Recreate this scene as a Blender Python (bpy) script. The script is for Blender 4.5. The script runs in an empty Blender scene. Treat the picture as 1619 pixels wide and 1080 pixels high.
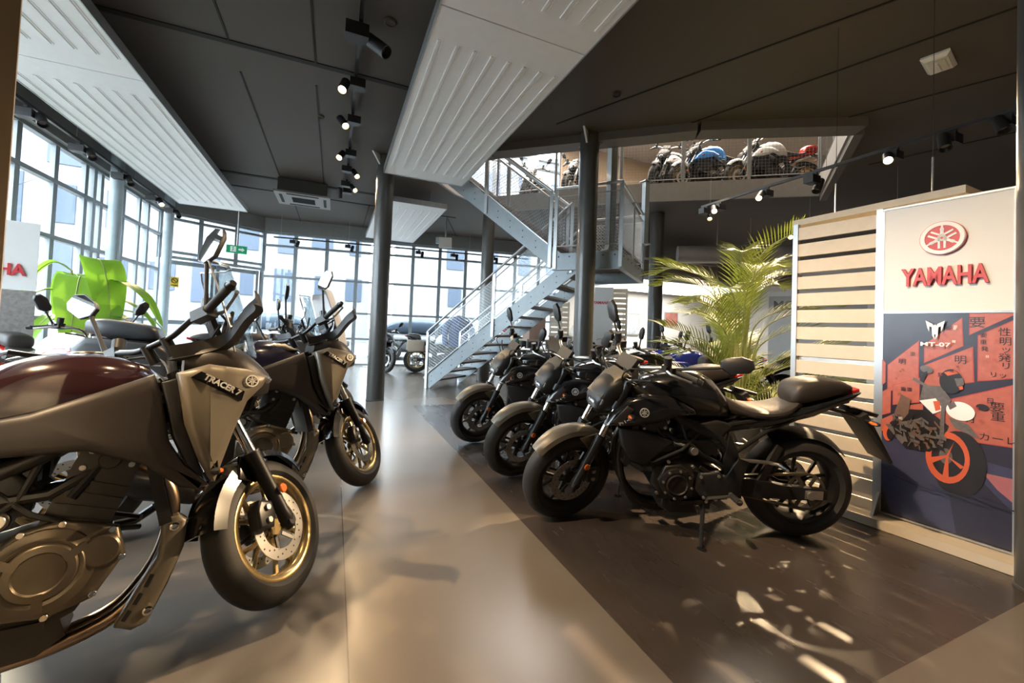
import bpy, bmesh, math, random
from mathutils import Vector, Matrix
R = math.radians
sc = bpy.context.scene
col = sc.collection
# ------------------------------------------------------------------ camera, world, exposure
cam_d = bpy.data.cameras.new('camera'); cam = bpy.data.objects.new('camera', cam_d); col.objects.link(cam)
_y, _p, _r = R(23.316), R(1.531), R(2.227)
_F = Vector((math.sin(_y)*math.cos(_p), math.cos(_y)*math.cos(_p), math.sin(_p)))
_rt = Vector((math.cos(_y), -math.sin(_y), 0)); _up = _rt.cross(_F)
_RT = _rt*math.cos(_r) + _up*math.sin(_r); _UP = -_rt*math.sin(_r) + _up*math.cos(_r)
cam.matrix_world = Matrix(((_RT.x, _UP.x, -_F.x, 0), (_RT.y, _UP.y, -_F.y, 0), (_RT.z, _UP.z, -_F.z, 1.2), (0, 0, 0, 1)))
cam_d.sensor_width = 36; cam_d.lens = 650.4/1619*36; cam_d.shift_y = -37.8/1619; cam_d.clip_start = .02
sc.camera = cam
sc.view_settings.view_transform = 'Standard'; sc.view_settings.look = 'None'
sc.view_settings.gamma = 1; sc.view_settings.use_curve_mapping = False; sc.view_settings.exposure = 0.66
w = bpy.data.worlds.new('world'); sc.world = w; w.use_nodes = True
WB = w.node_tree.nodes['Background']; WB.inputs[0].default_value = (.86, .93, 1, 1); WB.inputs[1].default_value = 11.0
sun_d = bpy.data.lights.new('sun', 'SUN'); sun_d.energy = 6; sun_d.color = (1, .80, .55); sun_d.angle = R(1.2)
sun = bpy.data.objects.new('sun', sun_d); col.objects.link(sun); sun.rotation_euler = Vector((.52, -.74, -.40)).to_track_quat('-Z', 'Y').to_euler()
WARM = (1, .70, .40)
SPOT_W = 130
def lamp(name, kind, loc, power, color, parent=None, target=None, size=.05, angle=70, blend=.5):
    d = bpy.data.lights.new(name, kind); d.energy = power; d.color = color
    o = bpy.data.objects.new(name, d); col.objects.link(o); o.location = loc
    if kind == 'SPOT': d.spot_size = R(angle); d.spot_blend = blend; d.shadow_soft_size = size
    elif kind == 'AREA': d.shape = 'RECTANGLE'; d.size, d.size_y = size
    else: d.shadow_soft_size = size
    if target is not None: o.rotation_euler = (Vector(target)-Vector(loc)).to_track_quat('-Z', 'Y').to_euler()
    if parent: o.parent = parent
    return o
# ------------------------------------------------------------------ materials
MATS = {}
def M(name, c=(.5, .5, .5), rough=.5, metal=0, coat=0, var=.12, scale=12, emit=0, bump=0, alpha=None, spec=.5, ecol=None):
    if name in MATS: return MATS[name]
    m = bpy.data.materials.new(name); m.use_nodes = True; nt = m.node_tree; b = nt.nodes['Principled BSDF']
    b.inputs['Roughness'].default_value = rough; b.inputs['Metallic'].default_value = metal
    b.inputs['Coat Weight'].default_value = coat; b.inputs['Coat Roughness'].default_value = .05
    b.inputs['Specular IOR Level'].default_value = spec
    tc = nt.nodes.new('ShaderNodeTexCoord'); n = nt.nodes.new('ShaderNodeTexNoise'); n.inputs['Scale'].default_value = scale; n.inputs['Detail'].default_value = 3
    nt.links.new(tc.outputs['Object'], n.inputs['Vector'])
    mx = nt.nodes.new('ShaderNodeMix'); mx.data_type = 'RGBA'
    mx.inputs[6].default_value = (*[x*(1-var) for x in c], 1); mx.inputs[7].default_value = (*[min(1, x*(1+var)) for x in c], 1)
    nt.links.new(n.outputs['Fac'], mx.inputs[0]); nt.links.new(mx.outputs[2], b.inputs['Base Color'])
    if emit: b.inputs['Emission Color'].default_value = (*(ecol or c), 1); b.inputs['Emission Strength'].default_value = emit
    if bump:
        bp = nt.nodes.new('ShaderNodeBump'); bp.inputs['Strength'].default_value = bump; bp.inputs['Distance'].default_value = .01
        nt.links.new(n.outputs['Fac'], bp.inputs['Height']); nt.links.new(bp.outputs['Normal'], b.inputs['Normal'])
    if alpha is not None: b.inputs['Alpha'].default_value = alpha
    MATS[name] = m; return m
def glass(name, tint=(.93, .97, .98), refl=.07, rough=.02):
    if name in MATS: return MATS[name]
    m = bpy.data.materials.new(name); m.use_nodes = True; nt = m.node_tree; nt.nodes.clear()
    o = nt.nodes.new('ShaderNodeOutputMaterial'); t = nt.nodes.new('ShaderNodeBsdfTransparent'); t.inputs[0].default_value = (*tint, 1)
    g = nt.nodes.new('ShaderNodeBsdfGlossy'); g.inputs['Roughness'].default_value = rough
    mx = nt.nodes.new('ShaderNodeMixShader'); fr = nt.nodes.new('ShaderNodeMath'); fr.operation = 'POWER'; fr.inputs[1].default_value = 5; lw = nt.nodes.new('ShaderNodeLayerWeight'); lw.inputs[0].default_value = .5; nt.links.new(lw.outputs['Facing'], fr.inputs[0])
    ad = nt.nodes.new('ShaderNodeMath'); ad.operation = 'MULTIPLY_ADD'; ad.inputs[1].default_value = .6; ad.inputs[2].default_value = refl*.3; nt.links.new(fr.outputs[0], ad.inputs[0])
    nt.links.new(ad.outputs[0], mx.inputs[0]); nt.links.new(t.outputs[0], mx.inputs[1]); nt.links.new(g.outputs[0], mx.inputs[2]); nt.links.new(mx.outputs[0], o.inputs[0])
    MATS[name] = m; return m
def nodes_floor(name, c, rough):
    m = M(name, c, rough, var=.10, scale=1.3, spec=.5); nt = m.node_tree; b = nt.nodes['Principled BSDF']
    n = nt.nodes.new('ShaderNodeTexNoise'); n.inputs['Scale'].default_value = 5; n.inputs['Detail'].default_value = 6
    mp = nt.nodes.new('ShaderNodeMapping'); mp.inputs['Scale'].default_value = (1, .25, 1); mp.inputs['Rotation'].default_value = (0, 0, .9)
    tc = nt.nodes.new('ShaderNodeTexCoord'); nt.links.new(tc.outputs['Object'], mp.inputs[0]); nt.links.new(mp.outputs[0], n.inputs['Vector'])
    mr = nt.nodes.new('ShaderNodeMapRange'); mr.inputs[3].default_value = rough*.93; mr.inputs[4].default_value = rough*1.08
    nt.links.new(n.outputs['Fac'], mr.inputs[0]); nt.links.new(mr.outputs[0], b.inputs['Roughness'])
    return m
def nodes_tyre():
    m = M('tyre_rubber', (.022, .021, .02), .62, var=.1); nt = m.node_tree; b = nt.nodes['Principled BSDF']
    tc = nt.nodes.new('ShaderNodeTexCoord'); sx = nt.nodes.new('ShaderNodeSeparateXYZ'); nt.links.new(tc.outputs['Object'], sx.inputs[0])
    def mth(op, a, bb=None):
        n = nt.nodes.new('ShaderNodeMath'); n.operation = op
        for i, x in enumerate((a, bb)):
            if x is None: continue
            if isinstance(x, (int, float)): n.inputs[i].default_value = x
            else: nt.links.new(x, n.inputs[i])
        return n.outputs[0]
    ang = mth('ARCTAN2', sx.outputs['Z'], sx.outputs['X']); ay = mth('ABSOLUTE', sx.outputs['Y'])
    rr = mth('SQRT', mth('ADD', mth('POWER', sx.outputs['X'], 2.0), mth('POWER', sx.outputs['Z'], 2.0)))
    ph = mth('ADD', mth('MULTIPLY', ang, 22.0), mth('MULTIPLY', ay, 55.0))
    gr = mth('GREATER_THAN', mth('SINE', ph), .80)
    msk = mth('MULTIPLY', mth('GREATER_THAN', ay, .008), mth('GREATER_THAN', rr, .268))
    h = mth('MULTIPLY', gr, msk); inv = mth('SUBTRACT', 1.0, h)
    bp = nt.nodes.new('ShaderNodeBump'); bp.inputs['Strength'].default_value = .9; bp.inputs['Distance'].default_value = .006
    nt.links.new(inv, bp.inputs['Height']); nt.links.new(bp.outputs['Normal'], b.inputs['Normal']); return m
TYRE = nodes_tyre()
BLKG = M('black_gloss_paint', (.010, .010, .011), .16, coat=.6, spec=.4); BLKM = M('black_plastic', (.016, .016, .017), .42, var=.2)
BLKS = M('black_satin_metal', (.020, .020, .021), .34, metal=.3); KHAKI = M('khaki_matte_paint', (.19, .165, .125), .40, metal=.25, coat=.1)
CHAR = M('charcoal_matte_paint', (.032, .026, .024), .46, metal=.0); PLUM = M('dark_plum_gloss_paint', (.030, .012, .015), .14, coat=1)
GOLD = M('gold_wheel_paint', (.46, .34, .16), .26, metal=.85); ENG = M('dark_engine_metal', (.050, .046, .042), .36, metal=.7, bump=.06, scale=40)
BRONZE = M('bronze_cover', (.15, .125, .09), .36, metal=.7); ALU = M('brushed_aluminium', (.55, .54, .52), .30, metal=.95); CHROME = M('bright_steel', (.75, .73, .70), .12, metal=1)
SEAT = M('black_vinyl_seat', (.035, .030, .027), .48, bump=.05, scale=120); RUB = M('grip_rubber', (.014, .014, .014), .7)
ORANGE = M('orange_reflector', (.75, .16, .02), .2, coat=.8); REDL = M('red_lamp_lens', (.5, .01, .01), .15, coat=.8)
LENS = M('headlamp_lens', (.30, .31, .33), .08, metal=.6, coat=1); MIRR = M('mirror_glass', (.9, .9, .9), .02, metal=1)
EXH = M('exhaust_steel', (.42, .30, .20), .28, metal=1); WHT = M('white_paint', (.75, .75, .74), .35, coat=.4); SILV = M('silver_marking', (.62, .61, .58), .35, metal=.4)
BLUE = M('blue_gloss_paint', (.01, .03, .32), .16, coat=1); SKYB = M('bright_blue_paint', (.03, .22, .62), .25, coat=.8); REDP = M('red_gloss_paint', (.48, .02, .015), .2, coat=.8); GRN = M('dark_green_paint', (.03, .08, .05), .25, coat=.6)
SCREEN = glass('tinted_screen', (.80, .84, .86), .25, .05); FROST = M('film_covered_screen', (.80, .81, .83), .45, alpha=.72)
GREY = M('grey_steel_paint', (.26, .29, .31), .38, metal=.25); GREYL = M('galvanised_steel', (.42, .44, .45), .34, metal=.7)
FRAME = M('window_frame_grey', (.20, .225, .24), .42); DARKC = M('dark_column_paint', (.075, .072, .068), .34, coat=.2); BLUEC = M('pale_blue_column_paint', (.30, .36, .39), .36)
BAFF = M('white_baffle_panel', (.88, .88, .875), .45, var=.04); TRACKM = M('track_black', (.02, .02, .022), .4)
WOODL = M('pale_wood_laminate', (.62, .54, .42), .5, var=.08, scale=20); WPANEL = M('white_sign_panel', (.72, .72, .71), .4, var=.02)
SRED = M('sign_red', (.55, .05, .06), .4); SPALE = M('sign_white', (.85, .84, .83), .4, var=.02)
# ------------------------------------------------------------------ mesh builder
class MB:
    def __init__(s): s.v = []; s.f = []; s.m = []
    def add(s, V, F, mi=0):
        n = len(s.v); s.v += [Vector(p) for p in V]
        for f in F: s.f.append([n+i for i in f]); s.m.append(mi)
    def loft(s, rings, mi=0, cap=True, closed=True, loop=False):
        n = len(rings[0]); V = [p for r in rings for p in r]; F = []
        K = len(rings)
        for k in range(K if loop else K-1):
            a, b = k*n, ((k+1) % K)*n
            for i in range(n if closed else n-1):
                j = (i+1) % n; F.append([a+i, a+j, b+j, b+i])
        if cap and not loop: F.append(list(range(n))[::-1]); F.append([(K-1)*n+i for i in range(n)])
        s.add(V, F, mi)
    def tube(s, P, r, n=8, mi=0, cap=True, loop=False):
        P = [Vector(p) for p in P]; K = len(P); rs = r if isinstance(r, (list, tuple)) else [r]*K
        rings = []; u = None
        for k in range(K):
            if loop: t = P[(k+1) % K]-P[k-1]
            else: t = P[min(k+1, K-1)]-P[max(k-1, 0)]
            t.normalize()
            if u is None: u = t.orthogonal().normalized()
            else:
                u = u - t*u.dot(t)
                u = u.normalized() if u.length > 1e-6 else t.orthogonal().normalized()
            w_ = t.cross(u)
            rings.append([P[k]+(u*math.cos(2*math.pi*i/n)+w_*math.sin(2*math.pi*i/n))*rs[k] for i in range(n)])
        s.loft(rings, mi, cap, True, loop)
    def box(s, c, d, mi=0, rot=None):
        c = Vector(c); V = []
        for x in (-.5, .5):
            for y in (-.5, .5):
                for z in (-.5, .5):
                    p = Vector((x*d[0], y*d[1], z*d[2])); V.append(c+((rot @ p) if rot else p))
        s.add(V, [(0, 1, 3, 2), (4, 6, 7, 5), (0, 4, 5, 1), (2, 3, 7, 6), (0, 2, 6, 4), (1, 5, 7, 3)], mi)
    def beam(s, p, q, w_, h, mi=0, up=(0, 0, 1)):
        p, q = Vector(p), Vector(q); t = (q-p).normalized(); u = t.cross(Vector(up))
        u = u.normalized() if u.length > 1e-5 else t.orthogonal().normalized()
        v = u.cross(t).normalized()
        s.loft([[o+u*(a*w_/2)+v*(b*h/2) for a, b in ((-1, -1), (1, -1), (1, 1), (-1, 1))] for o in (p, q)], mi)
    def prism(s, poly, y0, y1, mi=0, bev=0, fn=None):
        fn = fn or (lambda a, b, y: (a, y, b)); rings = []
        cx = sum(p[0] for p in poly)/len(poly); cy = sum(p[1] for p in poly)/len(poly)
        def ins(d):
            out = []; n = len(poly); ar = sum(poly[i][0]*poly[(i+1) % n][1]-poly[(i+1) % n][0]*poly[i][1] for i in range(n)); sg = 1 if ar > 0 else -1
            for i in range(n):
                a, b, c = Vector(poly[i-1]), Vector(poly[i]), Vector(poly[(i+1) % n])
                e1 = (b-a).normalized(); e2 = (c-b).normalized(); n1 = Vector((-e1.y, e1.x))*sg; n2 = Vector((-e2.y, e2.x))*sg
                bi = n1+n2; bi = bi/max(.5, bi.length_squared/2) if bi.length > 1e-4 else n1
                out.append(b+bi*d)
            return out
        if bev:
            sg = 1 if y1 > y0 else -1; seq = [(y0, 0), (y1-sg*bev, 0), (y1-sg*bev*.3, bev*.45), (y1, bev*1.3)]
        else: seq = [(y0, 0), (y1, 0)]
        for y, d in seq: rings.append([Vector(fn(p[0], p[1], y)) for p in (ins(d) if d else poly)])
        s.loft(rings, mi)
    def lathe(s, prof, o=(0, 0, 0), ax='y', n=24, mi=0, a0=0, a1=360, closed_prof=False, sx=1):
        o = Vector(o); full = abs(a1-a0) >= 359.9; rings = []
        K = n if full else n+1
        for k in range(K):
            a = R(a0+(a1-a0)*k/n); c, si = math.cos(a), math.sin(a); ring = []
            for r, h in prof:
                if ax == 'y': p = Vector((r*c*sx, h, r*si))
                elif ax == 'z': p = Vector((r*c, r*si, h))
                else: p = Vector((h, r*c, r*si))
                ring.append(o+p)
            rings.append(ring)
        s.loft(rings, mi, cap=False, closed=closed_prof, loop=full)
        if not closed_prof and full:
            for e in (0, len(prof)-1):
                if prof[e][0] > 1e-5: s.add([r_[e] for r_ in rings], [list(range(len(rings)))], mi)
        if not full and closed_prof:
            for r_ in (rings[0], rings[-1]): s.add(r_, [list(range(len(r_)))], mi)
    def cyl(s, c, r, h, ax='y', n=20, mi=0, bev=.15):
        b = min(r, h)*bev; s.lathe([(r-b, -h/2), (r, -h/2+b), (r, h/2-b), (r-b, h/2)], c, ax, n, mi)
    def ell(s, c, r, mi=0, n=12, rot=None):
        c = Vector(c); rings = []
        for k in range(1, n//2):
            t = math.pi*k/(n//2); rings.append([c+((rot @ Vector((r[0]*math.sin(t)*math.cos(a), r[1]*math.sin(t)*math.sin(a), r[2]*math.cos(t)))) if rot else Vector((r[0]*math.sin(t)*math.cos(a), r[1]*math.sin(t)*math.sin(a), r[2]*math.cos(t)))) for a in [2*math.pi*i/n for i in range(n)]])
        s.loft(rings, mi)
    def mirror(s):
        n = len(s.v); s.v += [Vector((p.x, -p.y, p.z)) for p in s.v]
        for f, m in list(zip(s.f, s.m)): s.f.append([n+i for i in f[::-1]]); s.m.append(m)
    def xf(s, Mx): s.v = [Mx @ p for p in s.v]; return s
    def build(s, name, mats, parent=None, ml=None, ang=38, label=None):
        me = bpy.data.meshes.new(name); me.from_pydata([tuple(p) for p in s.v], [], s.f)
        for m in (mats if isinstance(mats, (list, tuple)) else [mats]): me.materials.append(m)
        me.polygons.foreach_set('material_index', s.m)
        bm = bmesh.new(); bm.from_mesh(me); bmesh.ops.remove_doubles(bm, verts=bm.verts, dist=1e-5)
        bmesh.ops.recalc_face_normals(bm, faces=bm.faces); bm.to_mesh(me); bm.free()
        me.polygons.foreach_set('use_smooth', [True]*len(me.polygons)); me.set_sharp_from_angle(angle=R(ang))
        o = bpy.data.objects.new(name, me); col.objects.link(o)
        if parent: o.parent = parent
        if ml is not None: o.matrix_local = ml
        if label: o['label'] = label
        return o
def tag(o, label, cat, group=None, kind=None):
    o['label'] = label; o['category'] = cat
    if group: o['group'] = group
    if kind: o['kind'] = kind
    return o
def empty(name, loc=(0, 0, 0), rz=0):
    o = bpy.data.objects.new(name, None); col.objects.link(o); o.location = loc; o.rotation_euler = (0, 0, rz); o.empty_display_size = .1; return o
def struct(o): o['kind'] = 'structure'; return o
def dup(root):
    r = root.copy(); col.objects.link(r)
    for ch in root.children:
        c = ch.copy(); col.objects.link(c); c.parent = r
        if c.type == 'LIGHT': continue
        for g in ch.children:
            d = g.copy(); col.objects.link(d); d.parent = c
    return r
_TX = {}
def text_geo(body, size=1, extrude=0.0, bold=0.0):
    k = (body, size, extrude, bold)
    if k in _TX: return _TX[k]
    cu = bpy.data.curves.new('txt', 'FONT'); cu.body = body; cu.size = size; cu.extrude = extrude; cu.offset = bold; cu.align_x = 'CENTER'; cu.align_y = 'CENTER'; cu.resolution_u = 3
    ob = bpy.data.objects.new('txt', cu); col.objects.link(ob); dg = bpy.context.evaluated_depsgraph_get()
    me = bpy.data.meshes.new_from_object(ob.evaluated_get(dg)); V = [v.co.copy() for v in me.vertices]; F = [list(p.vertices) for p in me.polygons]
    bpy.data.objects.remove(ob); bpy.data.curves.remove(cu); bpy.data.meshes.remove(me)
    _TX[k] = (V, F); return V, F
def add_text(mb, body, size, o, u, v, extrude=.002, bold=0.0, mi=0, sx=1, width=None):
    V, F = text_geo(body, size, extrude, bold); o, u, v = Vector(o), Vector(u).normalized(), Vector(v).normalized(); n = u.cross(v)
    if width and V: sx = width/max(1e-4, max(p.x for p in V)-min(p.x for p in V))
    mb.add([o+u*(p.x*sx)+v*p.y+n*p.z for p in V], F, mi)
def emblem(mb, o, u, v, r, t, mi_fg=0, mi_bg=None):
    o, u, v = Vector(o), Vector(u).normalized(), Vector(v).normalized(); n = u.cross(v)
    P = lambda a, b, c: o+u*a+v*b+n*c
    K = 40; rg = lambda rr, c: [P(rr*math.cos(2*math.pi*i/K), rr*math.sin(2*math.pi*i/K), c) for i in range(K)]
    if mi_bg is not None: mb.loft([rg(r, -t), rg(r*.97, 0)], mi_bg)
    mb.loft([rg(r*.80, 0), rg(r*.80, t), rg(r, t), rg(r, 0)], mi_fg, loop=True)
    for k in range(3):
        a = R(90+120*k); e = Vector((math.cos(a), math.sin(a))); f = Vector((-e.y, e.x))
        def bar(p0, p1, w0, w1, c0=0):
            q = [p0+f*w0, p0-f*w0, p1-f*w1, p1+f*w1]
            mb.loft([[P(x.x, x.y, c) for x in q] for c in (c0, t)], mi_fg)
        bar(e*r*.16, e*r*.80, r*.10, r*.04); bar(e*r*.46, e*r*.62, r*.09, r*.09)
        for sd in (-1, 1):
            bar(e*r*.26+f*sd*r*.0, e*r*.10+f*sd*r*.13, r*.06, r*.055); bar(e*r*.12+f*sd*r*.13, -e*r*.66+f*sd*r*.13, r*.055, r*.055)
def wrap_text(mb, body_, size, a0, b0, ang, fn, y, sd, bold=0.0):
    V, F = text_geo(body_, size, .0008, bold); c, s_ = math.cos(R(ang)), math.sin(R(ang))
    mb.add([fn(a0-sd*(p.x*c-p.y*s_), b0+p.x*s_+p.y*c, y+p.z) for p in V], F)
def wrap_emblem(mb, a0, b0, r, fn, y, sd):
    t = MB(); emblem(t, (0, 0, 0), (1, 0, 0), (0, 1, 0), r, .003); mb.add([fn(a0-sd*p.x, b0+p.y, y+p.z) for p in t.v], t.f)
def catmull(P, n):
    P = [Vector(p) for p in P]; out = []
    for i in range(len(P)-1):
        p0, p1, p2, p3 = P[max(i-1, 0)], P[i], P[i+1], P[min(i+2, len(P)-1)]
        for k in range(n):
            t = k/n; out.append(.5*((2*p1)+(p2-p0)*t+(2*p0-5*p1+4*p2-p3)*t*t+(3*p1-p0-3*p2+p3)*t**3))
    out.append(P[-1]); return out
# ------------------------------------------------------------------ motorcycle kit (local: x forward, y left, z up, ground mid-wheelbase)
def steerM(ang, xg):
    ax = Vector((-.42, 0, .908)).normalized(); p = Vector((xg, 0, 0))
    return Matrix.Translation(p) @ Matrix.Rotation(R(ang), 4, ax) @ Matrix.Translation(-p)
def body(mb, st, e=2.6, n=20, sub=4, mi=0):
    rings = []
    for q in catmull([Vector(s) for s in [(a, b, c) for a, b, c, d in st]], sub): rings.append([q])
    hw = catmull([Vector((d, 0, 0)) for a, b, c, d in st], sub); out = []
    for (q,), h in zip(rings, hw):
        x, zb, zt = q; ring = []
        for i in range(n):
            t = 2*math.pi*i/n; c, s_ = math.cos(t), math.sin(t)
            ring.append((x, h.x*math.copysign(abs(c)**(2/e), c), (zb+zt)/2+(zt-zb)/2*math.copysign(abs(s_)**(2/e), s_)))
        out.append(ring)
    mb.loft(out, mi)
def wheel(root, name, x, z, rad, wid, mat, S, spokes=10, disc_r=.141, discs=(-1, 1), lod=0):
    ml = (S or Matrix()) @ Matrix.Translation((x, 0, z)); mb = MB(); rw = wid*.40; N = 24 if lod else 48
    mb.lathe([(.212, -rw), (.219, -rw*.98), (.219, -rw*.80), (.195, -rw*.55), (.190, 0), (.195, rw*.55), (.219, rw*.80), (.219, rw*.98), (.212, rw), (.196, rw*.9), (.182, rw*.5), (.180, 0), (.182, -rw*.5), (.196, -rw*.9)], n=N, closed_prof=True)
    mb.cyl((0, 0, 0), .042, wid*.62, n=16)
    for k in range(spokes//2):
        a = 2*math.pi*k/(spokes//2)
        for sd in (-1, 1):
            b = a+sd*R(16); b0 = a+sd*R(9)
            mb.tube([(.035*math.cos(b0), 0, .035*math.sin(b0)), (.10*math.cos(a+sd*R(7)), 0, .10*math.sin(a+sd*R(7))), (.186*math.cos(b), 0, .186*math.sin(b))], [.014, .0105, .012], 6)
    o = mb.build(name, mat, root, ml)
    t = MB(); pf = [(.214, -wid*.36)]
    for i in range(15):
        u = -1+2*i/14; ay = u*R(72); hh = rad-.222
        pf.append((.222+hh*(math.cos(u*1.52)**.62 if abs(u) < 1 else .18), math.sin(u*1.35)/math.sin(1.35)*wid/2))
    pf.append((.214, wid*.36)); t.lathe(pf, n=32 if lod else 64, closed_prof=True); t.build('tyre', TYRE, o)
    if not lod or discs:
        for sd in discs:
            d = MB(); yy = sd*(wid*.40+.012)
            d.lathe([(disc_r-.045, yy-.0025), (disc_r, yy-.0025), (disc_r, yy+.0025), (disc_r-.045, yy+.0025)], n=40, closed_prof=True)
            for k in range(6):
                a = 2*math.pi*k/6; d.beam((.04*math.cos(a), yy-sd*.012, .04*math.sin(a)), ((disc_r-.04)*math.cos(a+.25), yy, (disc_r-.04)*math.sin(a+.25)), .014, .006, 1, up=(0, 1, 0))
            if not lod:
                for k in range(30):
                    a = 2*math.pi*k/30; rr = disc_r-.012-.011*(k % 3); d.cyl((rr*math.cos(a), yy, rr*math.sin(a)), .004, .0062, n=6, mi=1, bev=0)
            d.build('brake_disc', [ALU, BLKS], o)
    return o
def forks(root, xa, S, up, low, za=.30, top=.70, lod=0):
    a = Vector((-.42, 0, .908)).normalized()
    for sd in (-1, 1):
        mb = MB(); p = Vector((xa, sd*.102, za))
        mb.tube([p-a*.03, p+a*.02, p+a*.05, p+a*.30, p+a*.34, p+a*.345], [.018, .030, .026, .030, .033, .028], 14, 0)
        mb.cyl(tuple(p), .022, .05, n=12, mi=0)
        o = mb.build('fork_leg', low, root, S)
        u = MB(); u.tube([p+a*.34, p+a*(top-.16)], .0215, 14); u.build('fork_tube', up, o)
    mb = MB()
    for t, rr, th in ((top-.15, .036, .05), (top-.01, .032, .035)):
        c = Vector((xa, 0, za))+a*t
        for sd in (-1, 1): mb.tube([c+Vector((0, sd*.102, 0))-a*th/2, c+Vector((0, sd*.102, 0))+a*th/2], rr, 14)
        mb.beam(c+Vector((-.03, -.10, 0)), c+Vector((-.03, .10, 0)), .07, th*.8, 0, up=a)
    for sd in (-1, 1): mb.tube([Vector((xa, sd*.102, za))+a*(top-.18), Vector((xa, sd*.102, za))+a*top], .027, 12)
    mb.tube([Vector((xa-.04, 0, za))+a*(top-.2), Vector((xa-.04, 0, za))+a*(top+.02)], .024, 12)
    mb.build('triple_clamp', BLKS, root, S)
    for sd in (-1, 1):
        mb = MB(); c = Vector((xa-.115, sd*.082, za+.05)); mb.prism([(-.045, -.05), (.03, -.055), (.045, 0), (.035, .05), (-.03, .06), (-.05, .02)], -.02, .03, bev=.008)
        for k in (-.025, .025): mb.cyl((0, .034, k), .013, .012, n=10, mi=1)
        if sd < 0: mb.xf(Matrix.Scale(-1, 4, (0, 1, 0)))
        mb.xf(Matrix.Translation(c)); mb.build('brake_caliper', [BLKS, ALU], root, S)
        r_ = MB(); r_.cyl((xa-.045, sd*.142, za+.135), .020, .012, n=16, bev=.3); r_.build('fork_reflector', ORANGE, root, S)
def engine(root, cover, lod=0):
    mb = MB()
    mb.prism([(-.24, .30), (-.22, .42), (-.08, .47), (.08, .50), (.20, .44), (.22, .33), (.16, .24), (.05, .20), (-.14, .21)], -.155, .155, bev=.025)
    mb.prism([(-.10, .13), (-.06, .22), (.12, .23), (.14, .16), (.08, .125)], -.10, .10, bev=.02)
    mb.prism([(.04, .46), (.20, .42), (.275, .60), (.12, .66)], -.145, .145, bev=.012)
    if not lod:
        for k in range(5):
            t = k/4; a = Vector((.055+.075*t, 0, .50+.14*t)); b = Vector((.212+.055*t, 0, .45+.13*t))
            for sd in (-1, 1): mb.beam(a+Vector((0, sd*.147, 0)), b+Vector((0, sd*.147, 0)), .01, .008, 0)
        for x0, z0 in ((-.2, .40), (-.16, .26), (.18, .28), (-.02, .45), (.12, .47), (-.05, .24)):
            for sd in (-1, 1): mb.cyl((x0, sd*.160, z0), .010, .016, n=8, mi=1)
        for sd in (-1, 1):   # ribs, hoses and harness runs
            mb.tube([(-.20, sd*.15, .46), (-.08, sd*.165, .52), (.02, sd*.16, .60), (.06, sd*.14, .72)], .011, 8, 2)
            mb.tube([(.30, sd*.10, .44), (.20, sd*.165, .47), (.05, sd*.17, .55), (-.06, sd*.15, .66)], .009, 8, 2)
            mb.tube([(-.26, sd*.13, .52), (-.16, sd*.15, .58), (-.10, sd*.14, .68)], .013, 8, 2)
            mb.box((-.10, sd*.11, .58), (.12, .08, .12), 2); mb.box((.0, sd*.10, .68), (.10, .07, .07), 2)
            mb.beam((-.12, sd*.166, .25), (.10, sd*.166, .23), .02, .02); mb.beam((-.2, sd*.163, .36), (-.06, sd*.163, .45), .015, .02)
            mb.cyl((-.02, sd*.14, .545), .032, .06, n=14, mi=0); mb.cyl((-.02, sd*.172, .545), .022, .01, n=12, mi=1)
    o = mb.build('engine', [ENG, ALU, BLKM], root)
    h = MB(); h.prism([(.115, .655), (.27, .60), (.31, .70), (.16, .765)], -.15, .15, bev=.018)
    if not lod:
        for sd in (-1, 1):
            for x0, z0 in ((.17, .72), (.27, .66), (.15, .67)): h.cyl((x0, sd*.152, z0), .010, .012, n=8, mi=1)
            h.cyl((.215, sd*.150, .685), .030, .02, n=16)
    h.build('cylinder_head', [ENG, ALU], o)
    c = MB()    # right: clutch cover
    c.prism([(-.06, .28), (-.05, .44), (.03, .51), (.12, .52), (.25, .47), (.27, .38), (.20, .27), (.10, .245)], -.15, -.185, bev=.012)
    c.lathe([(.120, -.18), (.118, -.200), (.098, -.206), (.092, -.212), (.082, -.208), (.076, -.216), (.058, -.218), (.054, -.212), (.0001, -.212)], (.085, 0, .385), n=36)
    c.lathe([(.047, -.18), (.047, -.204), (.042, -.209), (.0001, -.209)], (.212, 0, .41), n=24)
    if not lod:
        for k in range(3): 
            a = R(30+120*k); c.beam((.085+.055*math.cos(a), -.213, .385+.055*math.sin(a)), (.085+.11*math.cos(a), -.205, .385+.11*math.sin(a)), .022, .012, 0, up=(0, 1, 0))
        for x0, z0 in ((-.045, .29), (-.035, .43), (.035, .50), (.12, .51), (.235, .465), (.262, .375), (.20, .285), (.10, .255)): c.cyl((x0, -.190, z0), .010, .014, n=8, mi=1)
    c.build('clutch_cover', [cover, CHROME], o)
    g = MB()    # left: generator and sprocket covers
    g.prism([(-.02, .27), (-.03, .40), (.05, .46), (.14, .45), (.18, .36), (.14, .27), (.06, .235)], .15, .178, bev=.01)
    g.lathe([(.092, .175), (.090, .196), (.072, .204), (.066, .200), (.056, .208), (.050, .202), (.0001, .202)], (.075, 0, .35), n=36)
    if not lod:
        for k in range(8):
            a = R(45*k+10); g.cyl((.075+.082*math.cos(a), .200, .35+.082*math.sin(a)), .008, .012, n=8, mi=1)
        g.beam((.02, .196, .43), (.13, .196, .29), .02, .012, 0, up=(0, 1, 0))
    g.build('generator_cover', [cover if cover is not BRONZE else ENG, ALU], o)
    g = MB(); g.prism([(-.22, .27), (-.23, .37), (-.17, .43), (-.06, .42), (-.03, .32), (-.08, .26)], .15, .185, bev=.012)
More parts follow.
